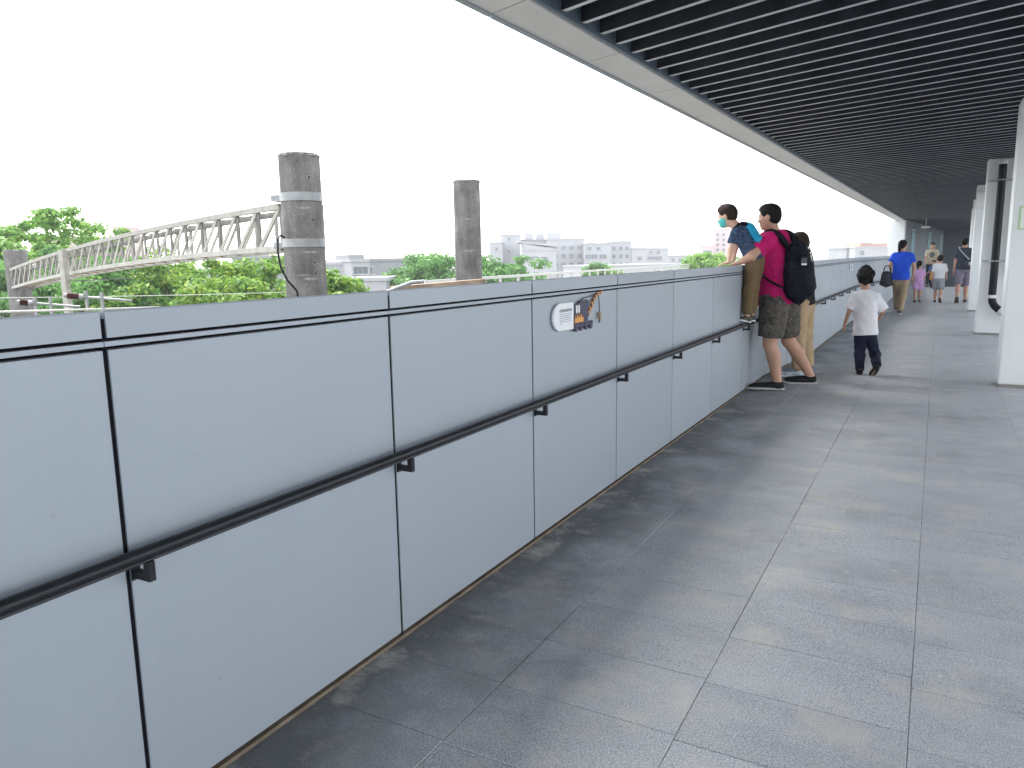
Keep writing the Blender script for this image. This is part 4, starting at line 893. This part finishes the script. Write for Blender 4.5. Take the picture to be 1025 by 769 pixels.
# backpack of the man
ctr = (MJ['shL']+MJ['shR'])/2; lat = (MJ['shR']-MJ['shL']); lat.z = 0; lat.normalize(); bk = lat.cross(Vector((0, 0, 1))).normalized()
if bk.x < 0: bk = -bk
ax0 = (MJ['nk']-MJ['pel']).normalized()
PACK = mat('black_nylon', (.008, .009, .018), .75, 0, .1, var=.4, vscale=18, bump=.4, bscale=60); PACK2 = mat('black_webbing', (.008, .008, .012), .8, 0, .1)
bo = ctr+bk*.205-ax0*.02
pk = thing('backpack', 'large black backpack on the back of the man in magenta', 'backpack', tuple(bo-ax0*.55))
o_ = pk.location
def fl_mesh(name, prims, m, par, res=.01, wob=0, seed=1, k=.03, cut=None):
    los = np.min([p[1] for p in prims], 0); his = np.max([p[2] for p in prims], 0); f = Field(los, his, res)
    for p in prims: f.put(p, k)
    if wob: f.wob(wob, 30, seed); f.wob(wob*.6, 70, seed+1)
    if cut is not None: f.cutf(cut)
    return link(name, f.mesh(name, m), par)
b0 = npv(bo-o_); A0 = npv(ax0); BK = npv(bk); LT = npv(lat)
fl_mesh('main_compartment', [loft(b0-A0*.52, b0+A0*.0, [0, .12, .5, .8, .95, 1.02], [.16, .182, .178, .15, .105, .05], [.10, .135, .125, .105, .08, .04], LT)], PACK, pk, .009, .005, 4)
fl_mesh('front_pocket', [loft(b0-A0*.48+BK*.085, b0-A0*.18+BK*.075, [0, .15, .8, 1.0], [.11, .14, .128, .08], [.06, .07, .06, .035], LT)], PACK, pk, .009, .004, 8)
for s_ in (-1, 1): fl_mesh('side_pocket', [loft(b0-A0*.5+LT*.14*s_, b0-A0*.27+LT*.15*s_, [0, .2, .9, 1], [.035, .045, .045, .02], [.06, .075, .07, .05], LT)], PACK, pk, .009, .003, 9)
def psurf(th, h_, gr=1.0): return b0-A0*h_+LT*(math.cos(th)*.182*gr)+BK*(math.sin(th)*.137*gr)
pa = MB(); th_ = R(128)
for q in range(5): pass
pa.bar(Vector(psurf(R(119), .21, 1.0)), Vector(psurf(R(137), .21, 1.0)), .012, .016, up=ax0); obj('white_tab', pa, mat('white_print', (.7, .7, .7), .6), pk, local=True)
pa = MB().bar(Vector(psurf(R(117), .175, .99)), Vector(psurf(R(139), .175, .99)), .012, .05, up=ax0); obj('badge', pa, mat('badge_dark', (.02, .022, .03), .5), pk, local=True)
for hh_, k_ in ((.1, .86), (.36, 1.02)): obj('seam_piping', MB().tube([Vector(psurf(R(q), hh_+.02*math.sin(R(q)), k_)) for q in range(10, 180, 10)], .005, 6), PACK2, pk, smooth=True, local=True)
for th_ in (R(60), R(150)): obj('side_piping', MB().tube([Vector(psurf(th_, hh_, k_)) for hh_, k_ in ((.49, .96), (.42, 1.01), (.3, 1.01), (.2, .99), (.1, .88), (.04, .72))], .006, 6), PACK2, pk, smooth=True, local=True)
hm = MB().tube([Vector(b0)-lat*.04+ax0*-.01, Vector(b0)-lat*.03+ax0*.06-bk*.02, Vector(b0)+lat*.03+ax0*.06-bk*.02, Vector(b0)+lat*.04+ax0*-.01], .012, 8); obj('grab_handle', hm, PACK2, pk, smooth=True, local=True)
for s_, sh_ in ((-1, MJ['shL']), (1, MJ['shR'])):
    s0 = Vector(sh_)-o_; inn = -lat*s_*.05; top = s0+inn+Vector((0, 0, .085)); ch = s0+inn-bk*.125-ax0*.10
    pts_ = [Vector(b0)+lat*s_*.075-ax0*.05-bk*.06, s0+inn*.9+bk*.10+Vector((0, 0, .045)), top, s0+inn-bk*.085+Vector((0, 0, .03)), ch, ch-ax0*.16-lat*(-s_)*.02, s0+lat*s_*.03-ax0*.36-bk*.02, Vector(b0)+lat*s_*.15-ax0*.45-bk*.06]
    # smooth the strap path and lay a flat band along it
    dense = []
    for i in range(len(pts_)-1):
        p0, p1_, p2_, p3_ = pts_[max(i-1, 0)], pts_[i], pts_[i+1], pts_[min(i+2, len(pts_)-1)]
        for q in range(6):
            u = q/6; dense.append(.5*((2*p1_)+(p2_-p0)*u+(2*p0-5*p1_+4*p2_-p3_)*u*u+(3*p1_-p0-3*p2_+p3_)*u**3))
    n_pad = int(len(dense)*.66)
    obj('shoulder_strap', MB().tube(dense[:n_pad], [.028]*n_pad, 8), PACK2, pk, smooth=True, local=True)
    obj('webbing', MB().tube(dense[n_pad-1:], .011, 6), PACK2, pk, smooth=True, local=True)

# --- masked boy standing on the handrail
bl_ = (-1.52, 7.5, .73)
BJ = dict(pel=PY(756, 259, 7.54), nk=PY(740, 227.5, 7.53), head=PY(727.5, 216.5, 7.52), shL=PY(736.5, 233.5, 7.42), shR=PY(742, 231, 7.66), elL=PY(731.5, 250, 7.40), wrL=PY(729.5, 262.5, 7.38), elR=PY(736, 249, 7.74), wrR=PY(734, 261, 7.76),
          hipL=PY(754, 263, 7.48), hipR=PY(758, 262, 7.62), knL=Vector((-1.55, 7.45, 1.01)), anL=Vector((-1.552, 7.43, .7585)), knR=Vector((-1.54, 7.60, 1.03)), anR=Vector((-1.548, 7.59, .7585)))
BJ['toeL'] = BJ['anL']+Vector((-.045, -.035, -.022)); BJ['toeR'] = BJ['anR']+Vector((-.045, -.03, -.022))
TEAL = cloth('teal_mask', (.10, .46, .44), .03); NAVT = cloth('navy_print_cotton', (.018, .03, .075), .2, 40, (.06, .10, .17)); KHA = cloth('khaki_twill', (.15, .10, .052), .12); NAVY_SH = mat('dark_strap_shoe', (.02, .018, .018), .7, var=.5, vscale=50, col2=(.10, .09, .07))
person('small boy in teal face mask and navy shirt standing on the handrail', bl_, rel(BJ, bl_), 1.13, frame(R(83), R(-12)), .208, (NAVT, .62, -.02, .015), (KHA, 1.9, .019), (NAVY_SH, SOLW), hair=HAIRB, skin=SKINP, res=.007, mask=TEAL, seed=8, hairloose=.9, g=1.0, limb=.98,
       hands={'L': ((-1, -.1, -.25), 15, (0, 1, 0)), 'R': ((-1, 0, -.25), 15, (0, 1, 0))})
sb = (BJ['shL']+BJ['shR'])/2; hb = BJ['pel']; axb = (sb-hb).normalized(); latb = (BJ['shR']-BJ['shL']).normalized(); bkb = latb.cross(axb).normalized()
if bkb.z < 0: bkb = -bkb
cy = cloth('cyan_nylon', (.02, .30, .52), .1); bp_o = sb+bkb*.115-axb*.07
bpk = thing('small_backpack', 'small cyan backpack on the back of the masked boy', 'backpack', tuple(bp_o))
fl_mesh('main_compartment', [loft(npv(-axb*.12), npv(axb*.08), [0, .15, .85, 1.0], [.06, .075, .07, .04], [.03, .04, .036, .02], npv(latb))], cy, bpk, .008, .003, 4)
for s_ in (-1, 1): obj('shoulder_strap', MB().tube([latb*s_*.05+axb*.08, latb*s_*.055+axb*.13-bkb*.055, latb*s_*.055+axb*.12-bkb*.13, latb*s_*.06+axb*.0-bkb*.20], .012, 8), PACK2, bpk, smooth=True, local=True)

# --- companion mostly hidden behind the man
wlc = (-1.12, 8.85, 0)
WJ = dict(pel=PY(803, 298, 8.86), nk=PY(801, 256, 8.84), head=PY(799.5, 244, 8.80), shL=PY(797, 261, 8.70), shR=PY(806, 261, 9.0), elL=PY(790, 282, 8.62), wrL=PY(775, 290, 8.7), elR=PY(800, 282, 9.08), wrR=PY(786, 288, 9.0),
          hipL=PY(801, 303, 8.80), hipR=PY(806, 303, 8.94), knL=PY(799, 338, 8.80), anL=Vector((-1.27, 8.80, .068)), toeL=(-1.44, 8.76, .026), knR=PY(806, 336, 8.98), anR=Vector((-1.20, 9.02, .068)), toeR=(-1.37, 8.99, .026))
BLK = cloth('black_jersey', (.012, .012, .014), .2); BEI = cloth('beige_chino', (.42, .31, .19), .08); BLS = mat('blue_grey_shoe', (.2, .3, .42), .7, var=.4, vscale=30, col2=(.6, .65, .7))
person('adult in black top, beige trousers and pale blue shoes hidden behind the backpack', wlc, rel(WJ, wlc), 1.60, frame(R(80), R(-10)), .225, (BLK, .6, -.05, .016), (BEI, 1.92, .028), (BLS, SOLW), hair=HAIRB, res=.01, seed=12)

# --- boy in white walking away
wb = (-.62, 9.3, 0)
VJ = dict(pel=PY(866, 333, 9.36), nk=PY(866.5, 291, 9.40), head=PY(866, 278, 9.42), shL=PY(856.5, 297.5, 9.38), shR=PY(877, 297.5, 9.42), elL=PY(850.5, 311, 9.36), wrL=PY(846, 323, 9.42), elR=PY(884, 311, 9.5), wrR=PY(881, 317, 9.66),
          hipL=PY(861, 337, 9.36), hipR=PY(871, 337, 9.38), knL=PY(860.5, 356, 9.34), anL=Vector((-.685, 9.26, .052)), toeL=(-.70, 9.38, .022), knR=PY(876, 355, 9.38), anR=PY(877.5, 366, 9.12), toeR=PY(873, 374, 9.24))
WTE = cloth('white_cotton', (.74, .74, .77), .03); NVP = cloth('navy_track', (.010, .014, .035), .2)
person('boy in white T-shirt and navy trousers walking beside the parapet', wb, rel(VJ, wb), 1.20, frame(R(12), R(3)), .215, (WTE, .92, -.025, .03), (NVP, 2.0, .02), (mat('black_sneaker', (.012, .012, .016), .7, 0, .15), mat('dark_rubber', (.03, .03, .03), .8, 0, .2)), res=.008, seed=21, hairloose=3.0, limb=.88, g=.9)

# --- woman in blue with handbag
wm = (-.66, 18.7, 0)
UJ = dict(pel=PY(901.5, 278, 18.7), nk=PY(903.5, 252.5, 18.7), head=PY(903.8, 246, 18.74), shL=PY(895.5, 256.5, 18.7), shR=PY(912, 256.5, 18.72), elL=PY(890.5, 266, 18.66), wrL=PY(892, 269, 18.9), elR=PY(915, 267, 18.7), wrR=PY(913.6, 276, 18.8),
          hipL=PY(898, 281, 18.7), hipR=PY(905, 281, 18.7), knL=PY(898, 296, 18.95), anL=PY(897.5, 308, 19.0), toeL=(-.75, 19.2, .03), knR=PY(903.5, 296, 18.75), anR=PY(900.5, 311.5, 18.5), toeR=(-.66, 18.68, .02))
BLU = cloth('royal_blue_polo', (.012, .07, .55), .1); BEI2 = cloth('dark_beige_chino', (.33, .25, .165), .08)
person('woman in royal blue polo and beige trousers walking away with a handbag', wm, rel(UJ, wm), 1.61, frame(R(-28), 0), .225, (BLU, .62, -.03, .022), (BEI2, 1.95, .024), (mat('brown_shoe', (.06, .045, .04), .6), SOLW), res=.012, seed=31, tail=((0, -.42, .1), (0, -.55, -.1), (.0, -.56, -.4), (0, -.52, -.65)), g=1.05)
hb_ = PY(887.5, 278.5, 18.72); hbg = thing('handbag', 'dark grey handbag on the arm of the woman in blue', 'handbag', tuple(hb_))
fl_mesh('bag_body', [loft((0, 0, -.15), (0, 0, .13), [0, .1, .9, 1], [.13, .13, .11, .09], [.06, .06, .045, .03], (1, 0, 0))], mat('dark_leather', (.03, .035, .045), .5), hbg, .012, .003)
for y in (-.03, .03): obj('handle', MB().tube([(-.07, y, .12), (-.05, y, .24), (0, y, .28), (.05, y, .24), (.07, y, .12)], .01, 8), PACK2, hbg, smooth=True, local=True)

# --- group further on
LIL = cloth('lilac_cotton', (.62, .38, .66), .06); GRY = cloth('grey_shorts_cloth', (.33, .35, .37), .1); SLT = cloth('slate_cotton', (.045, .055, .075), .12); PUR = cloth('mauve_grey_shorts', (.19, .17, .22), .1); SAN = mat('dark_sandal', (.04, .035, .035), .6)
J_ = walker(1.10, R(4), ((-12, 8), (16, 10)), ((-8, 8, 15), (10, 8, 20)), lr=.47, hh=.195)
person('girl in lilac top and shorts with a ponytail walking away', (-.42, 23.3, 0), J_, 1.10, frame(R(-8)), .195, (LIL, .7, .04, .022), (LIL, .62, .026), (SAN, SAN), res=.013, seed=41, skin=SKINP, tail=((0, -.4, .2), (-.05, -.56, .05), (-.08, -.56, -.3), (-.08, -.5, -.6)))
J_ = walker(1.24, R(-4), ((12, 6), (-18, 24)), ((-6, 10, 12), (14, 10, 40)), lr=.48, hh=.20)
person('boy in white shirt and grey shorts walking away beside the girl in lilac', (.06, 23.3, 0), J_, 1.24, frame(R(-6)), .20, (WTE, .72, .03, .024), (GRY, .82, .026), (SAN, SAN), res=.013, seed=43, skin=SKINP)
J_ = walker(1.66, R(-2), ((-22, 14), (14, 4)), ((-4, 9, 8), (6, 8, 12)))
person('man in slate shirt and mauve shorts with a shoulder strap walking away', (.60, 23.3, 0), J_, 1.66, frame(R(-18)), .222, (SLT, .66, .005, .024), (PUR, .9, .024), (SAN, SAN), res=.013, seed=47)
cbg = thing('camera_bag', 'small black camera bag on a pale strap behind the man in slate', 'bag', (.74, 23.12, 1.0))
fl_mesh('bag_body', [loft((0, 0, -.09), (0, 0, .09), [0, .1, .9, 1], [.11, .12, .12, .10], [.05, .06, .06, .05], (1, 0, 0))], mat('bag_black', (.02, .02, .025), .5), cbg, .012, .002)
obj('flap', MB().box((-.04, -.075, -.02), (.06, -.066, .06)), mat('bag_silver', (.4, .4, .42), .4), cbg, local=True)
obj('strap', MB().tube([(.0, .0, .09), (-.12, -.02, .22), (-.24, .0, .36), (-.28, .1, .44), (-.2, .3, .42)], .014, 8), mat('strap_grey', (.35, .35, .36), .7), cbg, smooth=True, local=True)
SAND_T = cloth('sand_print_cotton', (.48, .42, .31), .06)
J_ = walker(1.66, R(178), ((10, 6), (-10, 6)), ((12, 8, 40), (14, 8, 45)))
fm_ = person('man in sand coloured T-shirt with a round print facing along the walkway', (-.2, 33.1, 0), J_, 1.66, frame(R(178)), .225, (SAND_T, .66, .0, .024), (SLT, 1.9, .02), (SAN, SAN), res=.016, seed=53)
pr = MB().prism([(.09*math.cos(a), .11*math.sin(a)) for a in [2*math.pi*q/16 for q in range(16)]], -.01, .0, lambda u, v, t: (u, -.158+t, 1.22+v)); obj('shirt_print', pr, mat('print_dark', (.12, .12, .13), .8), fm_, local=True)
DEN = cloth('denim_blue', (.06, .13, .3), .12)
J_ = walker(1.02, R(160), ((6, 4), (-8, 6)), ((20, 8, 60), (18, 8, 55)), lr=.46, hh=.19)
person('small child in blue beside the man in sand T-shirt', (-.12, 32.2, 0), J_, 1.02, frame(R(165)), .19, (DEN, .7, .02, .022), (NVP, 1.9, .02), (SAN, SAN), res=.015, seed=59, skin=SKINP)
yb = thing('toy_bag', 'orange and yellow bag held by the small child in blue', 'bag', (-.1, 31.98, .48)); fl_mesh('bag_body', [loft((0, 0, -.15), (0, 0, .15), [0, .1, .9, 1], [.12, .13, .11, .06], [.06, .07, .06, .04], (1, 0, 0))], mat('orange_bag', (.6, .27, .05), .6), yb, .014, .003)
obj('handle', MB().tube([(-.06, 0, .13), (0, 0, .22), (.06, 0, .13)], .012, 8), mat('yellow_handle', (.6, .45, .08), .6), yb, smooth=True, local=True)


# ------------------------------------------------------------------ humid air over the rail yard
hz = MB().box((-330, -60, GZ-1), (160, 330, 16))
hm_ = bpy.data.materials.new('humid_air'); hm_.use_nodes = True; ht = hm_.node_tree
for n_ in list(ht.nodes):
    if n_.type == 'BSDF_PRINCIPLED': ht.nodes.remove(n_)
pv = ht.nodes.new('ShaderNodeVolumePrincipled'); pv.inputs['Color'].default_value = (.93, .95, .97, 1); pv.inputs['Density'].default_value = .0007; pv.inputs['Anisotropy'].default_value = .2
ht.links.new(pv.outputs[0], ht.nodes['Material Output'].inputs['Volume'])
tag(obj('haze', hz, hm_), kind='stuff')
